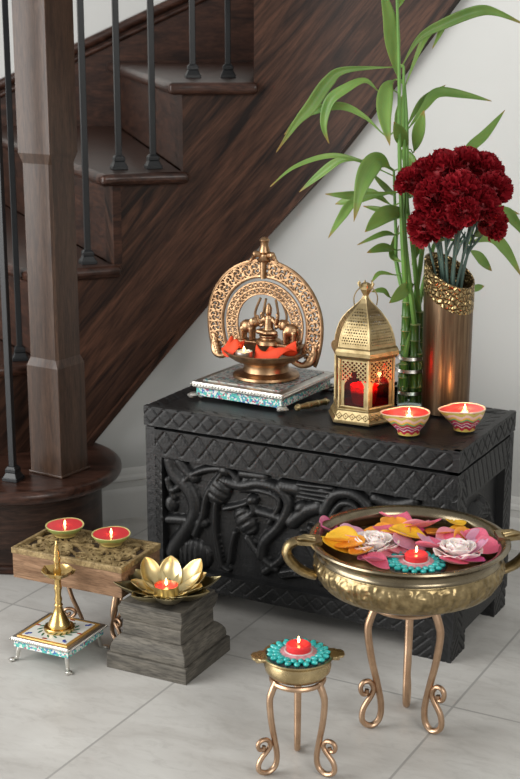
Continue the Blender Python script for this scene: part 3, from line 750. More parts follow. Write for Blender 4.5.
for x0, x1, y0, y1 in ((.002, .075, 0, .07), (CL - .075, CL - .002, 0, .07), (.002, .075, CD - .065, CD), (CL - .075, CL - .002, CD - .065, CD)):
    mb = MB()
    g = lambda X, Y: hatch(np.abs(X - .036), Y, .018, 1.0)
    mb.box(((x0+x1)/2, (y0+y1)/2, .0225), (x1 - x0 - .008, y1 - y0 - .008, .045), taper=1.0)
    mb.plate((x0, y0 + .0005, 0), (1, 0, 0), (0, 0, 1), (0, -1, 0), x1 - x0, .046, .002, g, .006)
    mb.plate((x1, y0, 0), (0, 1, 0), (0, 0, 1), (1, 0, 0), y1 - y0, .046, .002, g, .006)
    mb.build('leg', M['carved'], chest, smooth=50)
def on_chest(s, d, z=CH): 
    p = CO + CU*(s - .012) + CV*d; return (p[0], p[1], z)
# ------------------------------------------------------------------ small makers
def scroll_stand(label, loc, az, kz, kr, rad=.0048, loop=1.0, spread=0.0):
    """three scroll legs under a ring"""
    t = thing('scroll_leg_stand', label, 'stand', loc, 0)
    prof = [(.052, .190), (.061, .172), (.065, .153), (.0585, .112), (.048, .072), (.040, .037), (.0425, .014), (.056, .0050), (.071, .014), (.0705, .033), (.056, .054), (.0535, .064), (.0600, .074), (.0700, .075), (.0755, .068), (.073, .058), (.066, .056), (.0645, .063)]
    ringm = MB(); rr = .055*kr
    ringm.tube([(rr*math.cos(a), rr*math.sin(a), .187*kz) for a in [2*PI*i/40 for i in range(40)]], .0042, 8, closed=True, flat=1)
    ringm.build('ring', M['copper'], t)
    pts = spline([((r if i < 5 else .0425 + (r - .0425)*loop)*kr + spread*(1 - z/.19), 0, z*kz) for i, (r, z) in enumerate(prof)], 5); n = len(pts)
    rads = []
    for i in range(n):
        u = i/(n-1)
        rads.append(rad*(1.35 - .9*u if u < .3 else 1.08 - .32*(u - .3)/.7))
    mz = min(p[2] - r*1.0 for p, r in zip(pts, rads))
    leg = MB().tube([(p[0], p[1], p[2] - mz) for p in pts], rads, 10, up=(0, 1, 0), flat=1.15)
    l0 = leg.build('leg', M['copper'], t); l0.rotation_euler = (0, 0, R(az[0]))
    for a in az[1:]:
        l = l0.copy(); COL.objects.link(l); l.parent = t; l.rotation_euler = (0, 0, R(a))
    return t
def add_flame(t, c, s=1.0):
    s *= .66
    w_ = MB().tube([(c[0], c[1], c[2]), (c[0] + .0003, c[1], c[2] + .005*s)], .0007*s, 6); w_.build('wick', M['wick'], t)
    pr = [(0, 0), (.0016, .0015), (.0027, .004), (.0028, .0065), (.0020, .0105), (.0009, .0145), (0, .0175)]
    MB().lathe([(r*s, z*s + .003*s) for r, z in pr], 14, c).build('flame', M['flame'], t)

# ------------------------------------------------------------------ silver chowki (low square plate) maker
def chowki(label, loc, rz, a, h, top, fancy, front=None):
    b = front or a
    t = thing('enamelled_stand', label, 'low stand', loc, rz)
    th_ = .010*a/.12 + .003
    zt = h
    MB().box((0, 0, zt - th_*.30), (a, b, th_*.6)).build('rim', M['silver'], t, smooth=0, bevel=(.003, 3))
    beads = MB(); nb = 30
    for i in range(nb + 1):
        q = -.5 + i/nb
        for x, y in ((q*a, -b/2), (q*a, b/2), (-a/2, q*b), (a/2, q*b)): beads.ball((x, y, zt - th_*.3), .0016 + a*.004, 8, 5)
    beads.build('beaded_edge', M['silver'], t)
    MB().box((0, 0, zt - th_*1.0), (a*.93, b*.93, th_*.9)).build('enamel_band', M['enamel_band'], t, smooth=0)
    if top == 'white':
        MB().box((0, 0, zt + .0004), (a*.86, b*.86, .002)).build('gilt_border', M['gold_line'], t, smooth=0)
        MB().box((0, 0, zt + .0010), (a*.76, b*.76, .0020)).build('enamel_top', M['enamel_white'], t, smooth=0)
        mb = MB(); mb2 = MB(); mb3 = MB()
        for k in range(16):
            an = 2*PI*k/16; r = a*.27
            Mx = Matrix.Translation((r*math.cos(an), r*math.sin(an), zt + .0022)) @ Matrix.Rotation(an + .7, 4, 'Z')
            mb.ball((0, 0, 0), (a*.055, a*.018, .0007), 10, 4, Mx)
        for k in range(4):
            an = PI/4 + k*PI/2; r = a*.44
            Mx = Matrix.Translation((r*math.cos(an), r*math.sin(an), zt + .0022)) @ Matrix.Rotation(an, 4, 'Z')
            for q in (-1, 0, 1): mb2.ball((q*a*.028, abs(q)*a*.01 - .001, 0), (a*.026, a*.026, .0008), 10, 4, Mx)
            an = k*PI/2; r = a*.36
            mb3.ball((r*math.cos(an), r*math.sin(an), zt + .0022), (a*.05, a*.022, .0007), 10, 4)
        mb.build('leaf_wreath', M['enamel_green'], t); mb2.build('corner_flowers', M['enamel_blue'], t); mb3.build('side_flowers', M['enamel_red'], t)
    else:
        MB().box((0, 0, zt + .0006), (a*.84, b*.84, .0022)).build('enamel_top', M['enamel_soft'], t, smooth=0)
    legz = zt - th_*1.4
    first = None
    for sx in (-1, 1):
        for sy in (-1, 1):
            mb = MB(); k = a/.12
            x0, y0 = sx*a*.40, sy*b*.40; d = Vector((sx, sy, 0)).normalized()
            pts = spline([(x0, y0, legz), Vector((x0, y0, legz*.6)) + d*.004*k, Vector((x0, y0, legz*.22)) + d*.006*k, Vector((x0, y0, .0035*k)) + d*.013*k], 5)
            mb.tube(pts, [.0042*k - .0016*k*i/(len(pts)-1) for i in range(len(pts))], 8)
            e = Vector((x0, y0, .0030*k)) + d*.014*k; p = Vector((-d[1], d[0], 0))
            mb.ball(e, (.0062*k, .0062*k, .0030*k), 10, 6)
            for q in (-1, 0, 1): mb.ball(e + d*.004*k + p*q*.0034*k - Vector((0, 0, .0010*k)), (.0034*k, .0034*k, .0019*k), 8, 5)
            mb.build('leg', M['silver'], t)
    return t
PLZ = .032
pp = on_chest(.167, .186)
chowki('large silver and turquoise enamel stand on the black chest, under the arched lamp', pp, CRZ - R(3), .202, PLZ, 'soft', True, .205)

# ------------------------------------------------------------------ arched puja lamp
lz = CH + PLZ + .002
lc = (pp[0] + .004, pp[1] - .006, lz)
lamp = thing('arched_oil_lamp', 'antique brass oil lamp with pierced arch, elephants and seated figure on the chest', 'oil lamp', lc, CRZ)
MB().lathe([(0, 0), (.063, 0), (.065, .003), (.063, .007), (.054, .010), (.045, .013), (.043, .020), (.043, .027), (.047, .032)], 48).build('foot', M['lampbrass'], lamp)
MB().lathe([(.030, .030), (.048, .031), (.064, .036), (.076, .044), (.081, .051), (.083, .0525), (.081, .054), (.076, .051), (.064, .043), (.040, .040), (0, .040)], 56).build('bowl', M['lampbrass'], lamp)
AY = .016; AX = -.0125
def arch_path(hw, top, bot, n=90):
    """half-round arch with sides that pull in slightly"""
    pts = []; cz = top - hw
    for i in range(n+1):
        a = R(-28) + (PI + R(56))*i/n
        k = 1.0
        x = hw*math.cos(a); z = cz + hw*math.sin(a)*(1.0 if math.sin(a) > 0 else 1.25)
        pts.append(Vector((AX - x, AY, z)))
    return pts
ATOP = .222; AW = .1235
def band(hw, top, wd, fn, nu, nv, th, name, m):
    """pierced band following the arch: cells kept where fn(u, v) is true (u in metres along, v across)"""
    out = arch_path(hw, top, 0, nu); inn = arch_path(hw - wd, top - wd, 0, nu)
    L = [0.0]
    for a, b in zip(out, out[1:]): L.append(L[-1] + (b - a).length)
    vs = []; keep = {}; fs = []
    def vid(i, j):
        if (i, j) not in keep:
            keep[(i, j)] = len(vs); vs.append(out[i].lerp(inn[i], j/nv))
        return keep[(i, j)]
    for i in range(nu):
        for j in range(nv):
            if fn((L[i] + L[i+1])/2, (j + .5)/nv*wd): fs.append((vid(i, j), vid(i+1, j), vid(i+1, j+1), vid(i, j+1)))
    mb = MB(); mb.add(vs, fs); return mb.build(name, m, lamp, smooth=30, mods=(solid(th),))
def filigree(per, wd):
    def fn(u, v):
        if v < .0036 or v > wd - .0036: return True
        c = int(u//per); x = u - (c + .5)*per; y = v - wd/2
        r = math.hypot(x, y); ro = wd*.36
        an = math.atan2(y, x)
        if abs(r - ro) < .0013: return True
        if r < ro and abs(((an*4/(2*PI) + r*80) % 1) - .5) < .19 and r < ro*.95: return True
        if r < .0024: return True
        return abs(abs(x) - per/2) < .0014
    return fn
band(AW, ATOP, .031, filigree(.0235, .031), 330, 30, .006, 'pierced_arch', M['lampbrass'])
mb = MB()
mb.tube(arch_path(AW, ATOP, 0), .0034, 8); mb.tube(arch_path(AW - .031, ATOP - .031, 0), .0034, 8)
mb.build('arch_rims', M['lampbrass'], lamp)
# ends of the arch: curled feet reaching down to the bowl
for s in (-1, 1):
    mb = MB(); e = Vector((AX + s*.101, AY, .056))
    mb.tube(spline([e + Vector((s*.006, 0, .012)), e + Vector((s*.010, -.004, -.006)), e + Vector((s*.004, -.010, -.022)), e + Vector((-s*.014, -.016, -.026)), e + Vector((-s*.030, -.020, -.018))], 6), .0062, 8)
    for q in range(5): mb.ball(e + Vector((s*(.012 - .004*q), -.003*q, .010 - .008*q)), (.0070, .0060, .0064), 10, 7)
    mb.build('arch_foot', M['lampbrass'], lamp, mods=(remesh(.0016),))
# finial at the crown
MB().lathe([(0, 0), (.013, 0), (.015, .004), (.009, .008), (.007, .014), (.011, .019), (.010, .024), (.0075, .030), (.0085, .038), (.010, .041), (.0085, .044), (.004, .047), (0, .048)], 20, (AX, AY, ATOP - .002)).build('finial', M['lampbrass'], lamp)
mb = MB()
for s in (-1, 1):
    mb.tube(spline([(AX + s*.008, AY, ATOP + .010), (AX + s*.016, AY - .002, ATOP + .012), (AX + s*.024, AY - .002, ATOP + .004), (AX + s*.030, AY - .002, ATOP - .004)], 5), [.006]*5 + [.005]*5 + [.0035]*6, 8)
    mb.ball((AX + s*.018, AY - .003, ATOP + .012), .0065, 10, 7)
mb.build('finial_scrolls', M['lampbrass'], lamp, mods=(remesh(.0016),))
mb = MB().tube([(AX, AY - .004, ATOP), (AX, AY - .006, ATOP - .034)], [.007, .005], 10); mb.build('finial_stem', M['lampbrass'], lamp)
# inner back plate: pierced, with three tall gaps
def inner(u, v, L=None):
    if v < .0030 or v > .0234 or abs(v - .0128) < .0012: return True
    per = .0125; x = u % per - per/2; y = (v - .0078) if v < .0128 else (v - .0182)
    return abs(math.hypot(x, y) - .0040) < .0011 or math.hypot(x, y) < .0013 or abs(abs(x) - per/2) < .0008
band(.084, .182, .026, inner, 250, 26, .004, 'inner_arch', M['lampbrass'])
def capsule(mb, a, b, r0, r1, k=5):
    for i in range(k + 1):
        t_ = i/k; mb.ball(Vector(a).lerp(Vector(b), t_), r0 + (r1 - r0)*t_, 10, 7)
mb = MB().box((0, AY - .002, .062), (.136, .030, .007)).lathe([(.022, .060), (.026, .062), (.024, .070), (.017, .074), (.019, .080), (0, .081)], 24, (0, AY - .006, 0))
mb.build('platform', M['lampbrass'], lamp, smooth=40, bevel=(.0012, 2))
# seated figure
mb = MB(); y = AY - .006; z = .081
capsule(mb, (0, y, z + .007), (0, y, z + .030), .0105, .0085)
for s in (-1, 1):
    capsule(mb, (s*.006, y, z + .006), (s*.018, y - .008, z + .005), .0066, .0055)
    capsule(mb, (s*.018, y - .008, z + .005), (-s*.002, y - .013, z + .004), .0050, .0040)
    capsule(mb, (s*.008, y, z + .031), (s*.017, y - .004, z + .022), .0042, .0036); capsule(mb, (s*.017, y - .004, z + .022), (s*.021, y - .006, z + .034), .0034, .0030)
mb.ball((0, y - .001, z + .043), (.0070, .0070, .0082)); capsule(mb, (0, y, z + .036), (0, y, z + .040), .004, .004)
mb.lathe([(.007, .047), (.0062, .052), (.0035, .058), (0, .062)], 12, (0, y, z))
mb.build('seated_figure', M['lampbrass'], lamp, mods=(remesh(.0013),))
# two elephants, trunks raised towards the figure
for s in (-1, 1):
    mb = MB(); y = AY - .004; x0 = s*.046; z = .066
    mb.ball((x0, y, z + .026), (.017, .0115, .0135)); mb.ball((x0 - s*.017, y, z + .036), (.0105, .0090, .0105))
    for dx, dy in ((.010, .006), (.010, -.006), (-.009, .006), (-.009, -.006)): capsule(mb, (x0 + s*dx, y + dy, z + .022), (x0 + s*dx, y + dy, z + .002), .0052, .0042)
    tr = spline([(x0 - s*.024, y, z + .034), (x0 - s*.030, y, z + .030), (x0 - s*.033, y, z + .038), (x0 - s*.028, y, z + .050), (x0 - s*.031, y, z + .056)], 4)
    mb.tube(tr, [.0042 - .0020*i/(len(tr)-1) for i in range(len(tr))], 8)
    for q in (-1, 1): mb.ball((x0 - s*.012, y + q*.0085, z + .036), (.0062, .0022, .0080))
    capsule(mb, (x0 + s*.016, y, z + .030), (x0 + s*.019, y, z + .016), .0020, .0014)
    mb.build('elephant', M['lampbrass'], lamp, mods=(remesh(.0012),))
# flaring rays behind the figure leave tall gaps between them
mb = MB()
for s, a in ((-1, .014), (1, .014), (-1, .030), (1, .030)):
    mb.tube(spline([(s*a*.7, AY + .003, .090), (s*a*1.15, AY + .003, .115), (s*a*.75, AY + .003, .148)], 5), .0026, 8)
mb.build('back_ribs', M['lampbrass'], lamp)
# cloth in the bowl (things lying in the bowl)
def cloth(label, path, wd, z0, seed):
    rnd = random.Random(seed); mb = MB(); P = spline(path, 9); nv = 12; n = len(P)
    for i, p in enumerate(P):
        t = (P[min(i+1, n-1)] - P[max(i-1, 0)]).normalized(); b = Vector((-t[1], t[0], 0))
        u_ = i/(n-1); ww = wd*(math.sin(PI*min(max(u_, .02), .98)))**.35
        for j in range(nv + 1):
            q = j/nv - .5
            zz = .008*math.sin(q*9 + 4*u_ + seed) + .006*math.sin(11*u_ + q*5 + seed) + .010*(1 - (2*q)**2)
            mb.v.append(tuple(p + b*ww*q + Vector((0, 0, zz))))
    for i in range(n-1):
        for j in range(nv): mb.f.append((i*(nv+1) + j, (i+1)*(nv+1) + j, (i+1)*(nv+1) + j + 1, i*(nv+1) + j + 1))
    o = mb.build('red_cloth', M['cloth'], None, lc, CRZ, smooth=180, mods=(solid(.0014), subsurf(1)))
    tag(o, label, 'cloth', 'red cloths in the arched lamp'); return o
cloth('crumpled orange red cloth on the left side of the arched lamp bowl', [(-.066, -.020, .054), (-.052, -.032, .056), (-.034, -.030, .056)], .050, 0, 1.0)
cloth('orange red cloth along the right side of the arched lamp bowl', [(-.004, -.030, .046), (.020, -.034, .049), (.046, -.022, .051), (.066, -.002, .054)], .044, 0, 2.3)
# tealight in the bowl
def tealight(name, label, loc, r, h, cup, wax, s=1.0, grp=None, flame_on=True):
    t = thing(name, label, 'candle', loc, 0, grp)
    MB().lathe([(0, 0), (r*.97, 0), (r, h*.1), (r, h), (r*.95, h), (r*.94, h*.8), (0, h*.8)], 32).build('cup', cup, t)
    MB().lathe([(r*.93, h*.5), (r*.93, h*.84), (r*.6, h*.88), (0, h*.86)], 32).build('wax', wax, t)
    if flame_on: add_flame(t, (0, 0, h*.84), s)
    return t
def loc_of(base, rz, x, y, z):
    c, s = math.cos(rz), math.sin(rz); return (base[0] + x*c - y*s, base[1] + x*s + y*c, base[2] + z)
tealight('tealight', 'small white tealight burning at the front of the arched lamp bowl', loc_of(lc, CRZ, -.018, -.056, .046), .0165, .013, M['silver'], M['wax_white'], .9)

# gilt rod lying by the chowki's foot
rod = thing('gilt_rod', 'short ornate gold rod lying on the chest between silver stand and lantern', 'rod', loc_of((*on_chest(.300, .128)[:2], CH), CRZ + R(62), 0, 0, .0065), R(38))
mb = MB().tube([(x, 0, 0) for x in (-.040, -.036, -.033, -.020, -.010, .010, .024, .034, .040)], [.0045, .0064, .0050, .0056, .0064, .0060, .0054, .0062, .003], 14)
mb.build('shaft', M['lantern'], rod)
mb = MB()
for x in (-.034, -.012, .012, .032): mb.tube([(x - .0015, 0, 0), (x, 0, 0), (x + .0015, 0, 0)], [.0055, .0070, .0055], 14)
mb.build('rings', M['lantern'], rod)

# ------------------------------------------------------------------ hexagonal lantern
LL = (.189, 2.533, CH)
lan = thing('lantern', 'gold hexagonal pierced metal lantern with red glass panes on the chest', 'lantern', LL, R(-86))
HX = [2*PI*k/6 for k in range(6)]
def hexring(r, z): return [(r*math.cos(a), r*math.sin(a), z) for a in HX]
def hexloft(secs):
    mb = MB()
    for r, z in secs: mb.v += hexring(r, z)
    for j in range(len(secs)-1):
        for i in range(6): mb.f.append((j*6 + i, j*6 + (i+1) % 6, (j+1)*6 + (i+1) % 6, (j+1)*6 + i))
    mb.f += [tuple(reversed(range(6))), tuple((len(secs)-1)*6 + i for i in range(6))]
    return mb
hexloft([(.0690, 0), (.0695, .003), (.0670, .005), (.0590, .021), (.0600, .023), (.0600, .0255), (.0560, .026)]).build('base', M['lantern'], lan, smooth=0)
mb = MB()   # diamond studs on the base faces
for k in range(6):
    a0, a1 = HX[k], HX[(k+1) % 6]
    for q in range(5):
        t_ = (q + .5)/5
        p = Vector((.0640*math.cos(a0), .0640*math.sin(a0), .0125)).lerp(Vector((.0640*math.cos(a1), .0640*math.sin(a1), .0125)), t_)
        nrm = Vector((math.cos((a0 + a1 + (2*PI if a1 < a0 else 0))/2), math.sin((a0 + a1 + (2*PI if a1 < a0 else 0))/2), .5)).normalized()
        Mx = Matrix.Translation(p) @ nrm.to_track_quat('Z', 'Y').to_matrix().to_4x4() @ Matrix.Rotation(PI/4, 4, 'Z')
        mb.tube([Mx @ Vector((x*.0040, y*.0040, 0)) for x, y in ((-1, -1), (1, -1), (1, 1), (-1, 1))], .0008, 6, closed=True)
        mb.ball(p, .0014, 8, 5)
mb.build('base_tracery', M['lantern'], lan)
BZ0, BZ1, BR = .026, .119, .0560
posts = MB()
for a in HX: posts.tube([((BR)*math.cos(a), BR*math.sin(a), BZ0), (BR*math.cos(a), BR*math.sin(a), BZ1)], .0030, 6)
for z in (BZ0 + .002, BZ1 - .002): posts.tube(hexring(BR, z), .0026, 6, closed=True)
posts.build('frame', M['lantern'], lan)
def screen(u, v):
    """u in -1..1 across, v in metres up; arch opening below, lattice above"""
    hgt = BZ1 - BZ0; x = u*.0262
    if abs(x) > .0225: return True
    # arched, lobed opening
    o_w = .0180
    if v < .044: inside = abs(x) < o_w
    else:
        inside = math.hypot(x, v - .046) < .0125 or math.hypot(abs(x) - .0085, v - .043) < .0088 or (abs(x) < .0040 and v < .066) or math.hypot(x, v - .062) < .0058
    if inside and v > .003: return False
    if v < .003: return True
    if v > .050 and v < hgt - .004:
        d1 = abs(((x + v)/.0080) % 1 - .5); d2 = abs(((x - v)/.0080) % 1 - .5)
        return d1 < .17 or d2 < .17 or (v > hgt - .007)
    return True
for k in range(6):
    a0, a1 = HX[k], HX[(k+1) % 6] + (2*PI if k == 5 else 0)
    p0 = Vector((BR*.985*math.cos(a0), BR*.985*math.sin(a0), 0)); p1 = Vector((BR*.985*math.cos(a1), BR*.985*math.sin(a1), 0))
    mb = MB(); nu, nv = 64, 104; ids = {}; fs = []; vs = []
    def vid(i, j):
        if (i, j) not in ids:
            ids[(i, j)] = len(vs); q = p0.lerp(p1, i/nu); vs.append((q[0], q[1], BZ0 + (BZ1 - BZ0)*j/nv))
        return ids[(i, j)]
    for i in range(nu):
        for j in range(nv):
            if screen(((i + .5)/nu)*2 - 1, (j + .5)/nv*(BZ1 - BZ0)): fs.append((vid(i, j), vid(i+1, j), vid(i+1, j+1), vid(i, j+1)))
    mb.add(vs, fs); sc_ = mb.build('pierced_panel', M['lantern'], lan, smooth=0, mods=(solid(.0010),))
    q0, q1 = p0*.955, p1*.955
    g = MB(); g.v = [(q0[0], q0[1], BZ0 + .001), (q1[0], q1[1], BZ0 + .001), (q1[0], q1[1], BZ1 - .001), (q0[0], q0[1], BZ1 - .001)]; g.f = [(0, 1, 2, 3)]
    g.build('red_pane', M['redglass'], lan, smooth=0, mods=(solid(.0012),))
hexloft([(.0590, .117), (.0625, .119), (.0655, .123), (.0660, .130), (.0635, .135), (.0600, .137), (.0570, .138)]).build('cornice', M['lantern'], lan, smooth=0)
# ogee dome with pierced dots
DS = [(.0585, .137), (.0575, .146), (.0545, .158), (.0500, .170), (.0430, .182), (.0340, .192), (.0230, .202), (.0130, .211), (.0065, .219), (.0045, .224)]
def dome_at(h):
    for (r0, z0), (r1, z1) in zip(DS, DS[1:]):
        if h <= z1: t_ = (h - z0)/(z1 - z0); return r0 + (r1 - r0)*t_
    return DS[-1][0]
mb = MB(); nv = 120; nu = 60
for k in range(6):
    a0, a1 = HX[k], HX[k] + PI/3; ids = {}; vs = []; fs = []
    def vid(i, j):
        if (i, j) not in ids:
            z = .137 + (.224 - .137)*j/nv; r = dome_at(z); ids[(i, j)] = len(vs)
            q = Vector((r*math.cos(a0), r*math.sin(a0), z)).lerp(Vector((r*math.cos(a1), r*math.sin(a1), z)), i/nu); vs.append(tuple(q))
        return ids[(i, j)]
    for j in range(nv):
        z = .137 + .087*(j + .5)/nv; r = dome_at(z)
        for i in range(nu):
            x = ((i + .5)/nu - .5)*r
            hole = False
            if abs(x) < r*.5 - .004 and .142 < z < .205:
                row = int((z - .142)/.0048); cx_ = ((x + (row % 2)*.0024) / .0048) % 1 - .5; cz_ = ((z - .142)/.0048) % 1 - .5
                hole = math.hypot(cx_, cz_) < (.31 if (row % 3) else .22)
            if not hole: fs.append((vid(i, j), vid(i+1, j), vid(i+1, j+1), vid(i, j+1)))
    mb.add(vs, fs)
mb.build('dome', M['lantern'], lan, smooth=0, mods=(solid(.0010),))
mb = MB()
for a in HX: mb.tube([(r*math.cos(a), r*math.sin(a), z) for r, z in DS], .0012, 6)
mb.build('dome_ribs', M['lantern'], lan)
hexloft([(.0045, .222), (.0060, .226), (.0120, .236), (.0125, .240), (.0080, .246), (.0030, .248)]).build('finial', M['lantern'], lan, smooth=0)
mb = MB()
for a in HX: mb.tube([(.0115*math.cos(a), .0115*math.sin(a), .240), (.0145*math.cos(a), .0145*math.sin(a), .246), (.0120*math.cos(a), .0120*math.sin(a), .250)], [.0026, .0022, .0008], 6)
mb.build('finial_crown', M['lantern'], lan)
mb = MB().tube(spline([(0, -.020, .206), (0, -.021, .222), (0, -.013, .236), (0, 0, .241), (0, .013, .236), (0, .021, .222), (0, .020, .206)], 6), .0011, 8)
hd = mb.build('handle', M['lantern'], lan)
tg = thing('candle_cup', 'red glass candle cup burning inside the gold lantern', 'candle', (LL[0], LL[1] - .004, CH + .0262), 0)
MB().lathe([(0, 0), (.020, 0), (.0225, .010), (.026, .034), (.0245, .034), (.021, .012), (0, .004)], 28).build('cup', M['redglass2'], tg)
MB().lathe([(.0205, .005), (.0235, .024), (0, .024)], 28).build('wax', M['wax_red'], tg)
add_flame(tg, (0, 0, .024), 1.2)
point('lantern_candle_light', (LL[0] + .004, LL[1] - .008, CH + .074), .30, (1.0, .42, .16), .008)

# ------------------------------------------------------------------ slanted vase and carnations
VL = (.343, 2.575, CH)
vase = thing('vase', 'tall brushed bronze cylinder vase with slanted pebbled gold collar on the chest', 'vase', VL, 0)
VR0, VR1 = .0440, .0455
def rim_z(a): return .262 + .027*math.cos(a - R(132))
mb = MB(); n = 64
def vring(f, r_in=0):
    out = []
    for i in range(n):
        a = 2*PI*i/n; z = f(a); r = VR0 + (VR1 - VR0)*z/.26 - r_in; out.append((r*math.cos(a), r*math.sin(a), z))
    return out
def loft(secs, bottom=True):
    mb = MB()
    for s_ in secs: mb.v += s_
    for j in range(len(secs)-1):
        for i in range(n): mb.f.append((j*n + i, j*n + (i+1) % n, (j+1)*n + (i+1) % n, (j+1)*n + i))
    if bottom: mb.f.append(tuple(reversed(range(n))))
    return mb
loft([vring(lambda a: 0), vring(lambda a: .10), vring(lambda a: rim_z(a) - .047)] + [vring(lambda a: rim_z(a) - .047, .003), vring(lambda a: .02, .003)]).build('body', M['vase'], vase)
loft([vring(lambda a: rim_z(a) - .048, -.0006), vring(lambda a: rim_z(a) - .024, -.0010), vring(lambda a: rim_z(a), -.0006), vring(lambda a: rim_z(a) + .001, .0015), vring(lambda a: rim_z(a), .0034), vring(lambda a: rim_z(a) - .048, .0034)], False).build('collar', M['collar'], vase)

def bloom_mesh(seed, R0=1.0):
    """ruffled carnation head, unit radius, stem at -z"""
    rnd = random.Random(seed); mb = MB(); NP = 62
    for k in range(NP):
        f = (k + .5)/NP; th = math.acos(1 - f*1.45); ph = k*2.39996 + rnd.uniform(-.2, .2)
        d = Vector((math.sin(th)*math.cos(ph), math.sin(th)*math.sin(ph), math.cos(th)))
        ax = d.cross(Vector((0, 0, 1)));
        if ax.length < 1e-3: ax = Vector((1, 0, 0))
        ax.normalize(); up = ax.cross(d).normalized(); tw = rnd.uniform(-.9, .9)
        ax, up = ax*math.cos(tw) + up*math.sin(tw), up*math.cos(tw) - ax*math.sin(tw)
        rr = rnd.uniform(.84, 1.06); wid = rnd.uniform(.34, .50); nu, nv = 10, 5; o = len(mb.v); p0 = rnd.uniform(0, 6)
        for j in range(nv + 1):
            v_ = j/nv; rad = .25 + (rr - .25)*v_
            for i in range(nu + 1):
                u_ = i/nu*2 - 1
                ruf = .085*v_**1.6*math.sin(u_*8.5 + p0) + .05*v_**2*math.sin(u_*19 + p0*2)
                edge = 1 + .05*math.sin(u_*15 + p0)*v_
                p = d*rad*edge*(1 - .10*u_*u_) + ax*u_*wid*(.25 + .75*v_) + up*(ruf + .13*v_**2)
                mb.v.append(tuple(p))
        for j in range(nv):
            for i in range(nu): mb.f.append((o + j*(nu+1) + i, o + j*(nu+1) + i + 1, o + (j+1)*(nu+1) + i + 1, o + (j+1)*(nu+1) + i))
    mb.ball((0, 0, 0), (.62, .62, .62), 14, 10); me = bpy.data.meshes.new('bloom'); me.from_pydata(mb.v, [], mb.f); me.update(); me.shade_smooth(); me.materials.append(M['carnation']); return me
BLOOMS = [bloom_mesh(s) for s in (1, 2, 3, 4)]
CLAB = ['small dark red carnation at the far left of the bunch', 'dark red carnation hanging lowest at the left front of the bunch', 'dark red carnation low in the front, above the vase mouth', 'dark red carnation at mid left of the bunch, above the lowest bloom', 'dark red carnation at the upper left of the bunch', 'dark red carnation at the very top middle of the bunch', 'dark red carnation in the front centre of the bunch', 'dark red carnation at the upper right of the bunch', 'dark red carnation at the far right edge of the bunch', 'dark red carnation at front right, beside the central bloom', 'dark red carnation hanging lowest at the right of the bunch', 'dark red carnation behind, between the far left and top blooms', 'smaller dark red carnation below the central bloom, facing front']
for k, (hp, hr) in enumerate(HEADS):
    h = Vector((VL[0] + (hp[0] - VL[0])*.96 - .006, hp[1], hp[2])); an = 2*PI*k/len(HEADS)*5 + .4
    ca = Vector((VL[0], VL[1], 0))
    foot = Vector((VL[0] + .017*math.cos(an), VL[1] + .017*math.sin(an), CH + .06))
    hd_ = h - Vector((VL[0], VL[1], h[2])); mouth = Vector((VL[0], VL[1], CH + .262)) + Vector((hd_[0], hd_[1], 0))*.36
    mv = Vector((mouth[0] - VL[0], mouth[1] - VL[1], 0))
    if mv.length > .036: mouth = Vector((VL[0], VL[1], mouth[2])) + mv*(.036/mv.length)
    t = thing('carnation', CLAB[k], 'flower', foot, 0, 'dark red carnations in the bronze vase')
    pts = spline([foot - foot, mouth - foot, (mouth.lerp(h, .6) - foot) + Vector((0, 0, .008)), h - foot - Vector((0, -.4*hr, .35*hr))], 7)
    MB().tube(pts, .0023, 8).build('stem', M['flowerstem'], t)
    d = (Vector(pts[-1]) - Vector(pts[-4])).normalized()
    tilt = (d + Vector((0, -.65, .25))).normalized()
    q = tilt.to_track_quat('Z', 'Y')
    o = bpy.data.objects.new('bloom', BLOOMS[k % 4]); COL.objects.link(o); o.parent = t
    o.location = h - foot; o.rotation_mode = 'QUATERNION'; o.rotation_quaternion = q; o.scale = (hr*1.06,)*3
    Mx = Matrix.Translation(h - foot - tilt*hr*.55) @ q.to_matrix().to_4x4()
    MB().lathe([(.002, -hr*.45), (.0065, -hr*.30), (.0075, 0), (.010, hr*.25)], 14, M=Mx).build('calyx', M['calyx'], t)
    # narrow leaves along the stem
    mb = MB(); rnd = random.Random(50 + k)
    for q_ in range(3):
        i = int(len(pts)*(.42 + .14*q_)); p = Vector(pts[i]); a = rnd.uniform(0, 6.28); dv = Vector((math.cos(a)*.25, math.sin(a)*.25, 1)).normalized()
        mb.tube(spline([p, p + dv*.022 + Vector((math.cos(a), math.sin(a), 0))*.003, p + dv*.040 + Vector((math.cos(a), math.sin(a), 0))*.010], 4), [.0022, .0028, .0030, .0030, .0028, .0025, .0020, .0014, .0006], 6, flat=.3)
    mb.build('stem_leaves', M['flowerstem'], t)

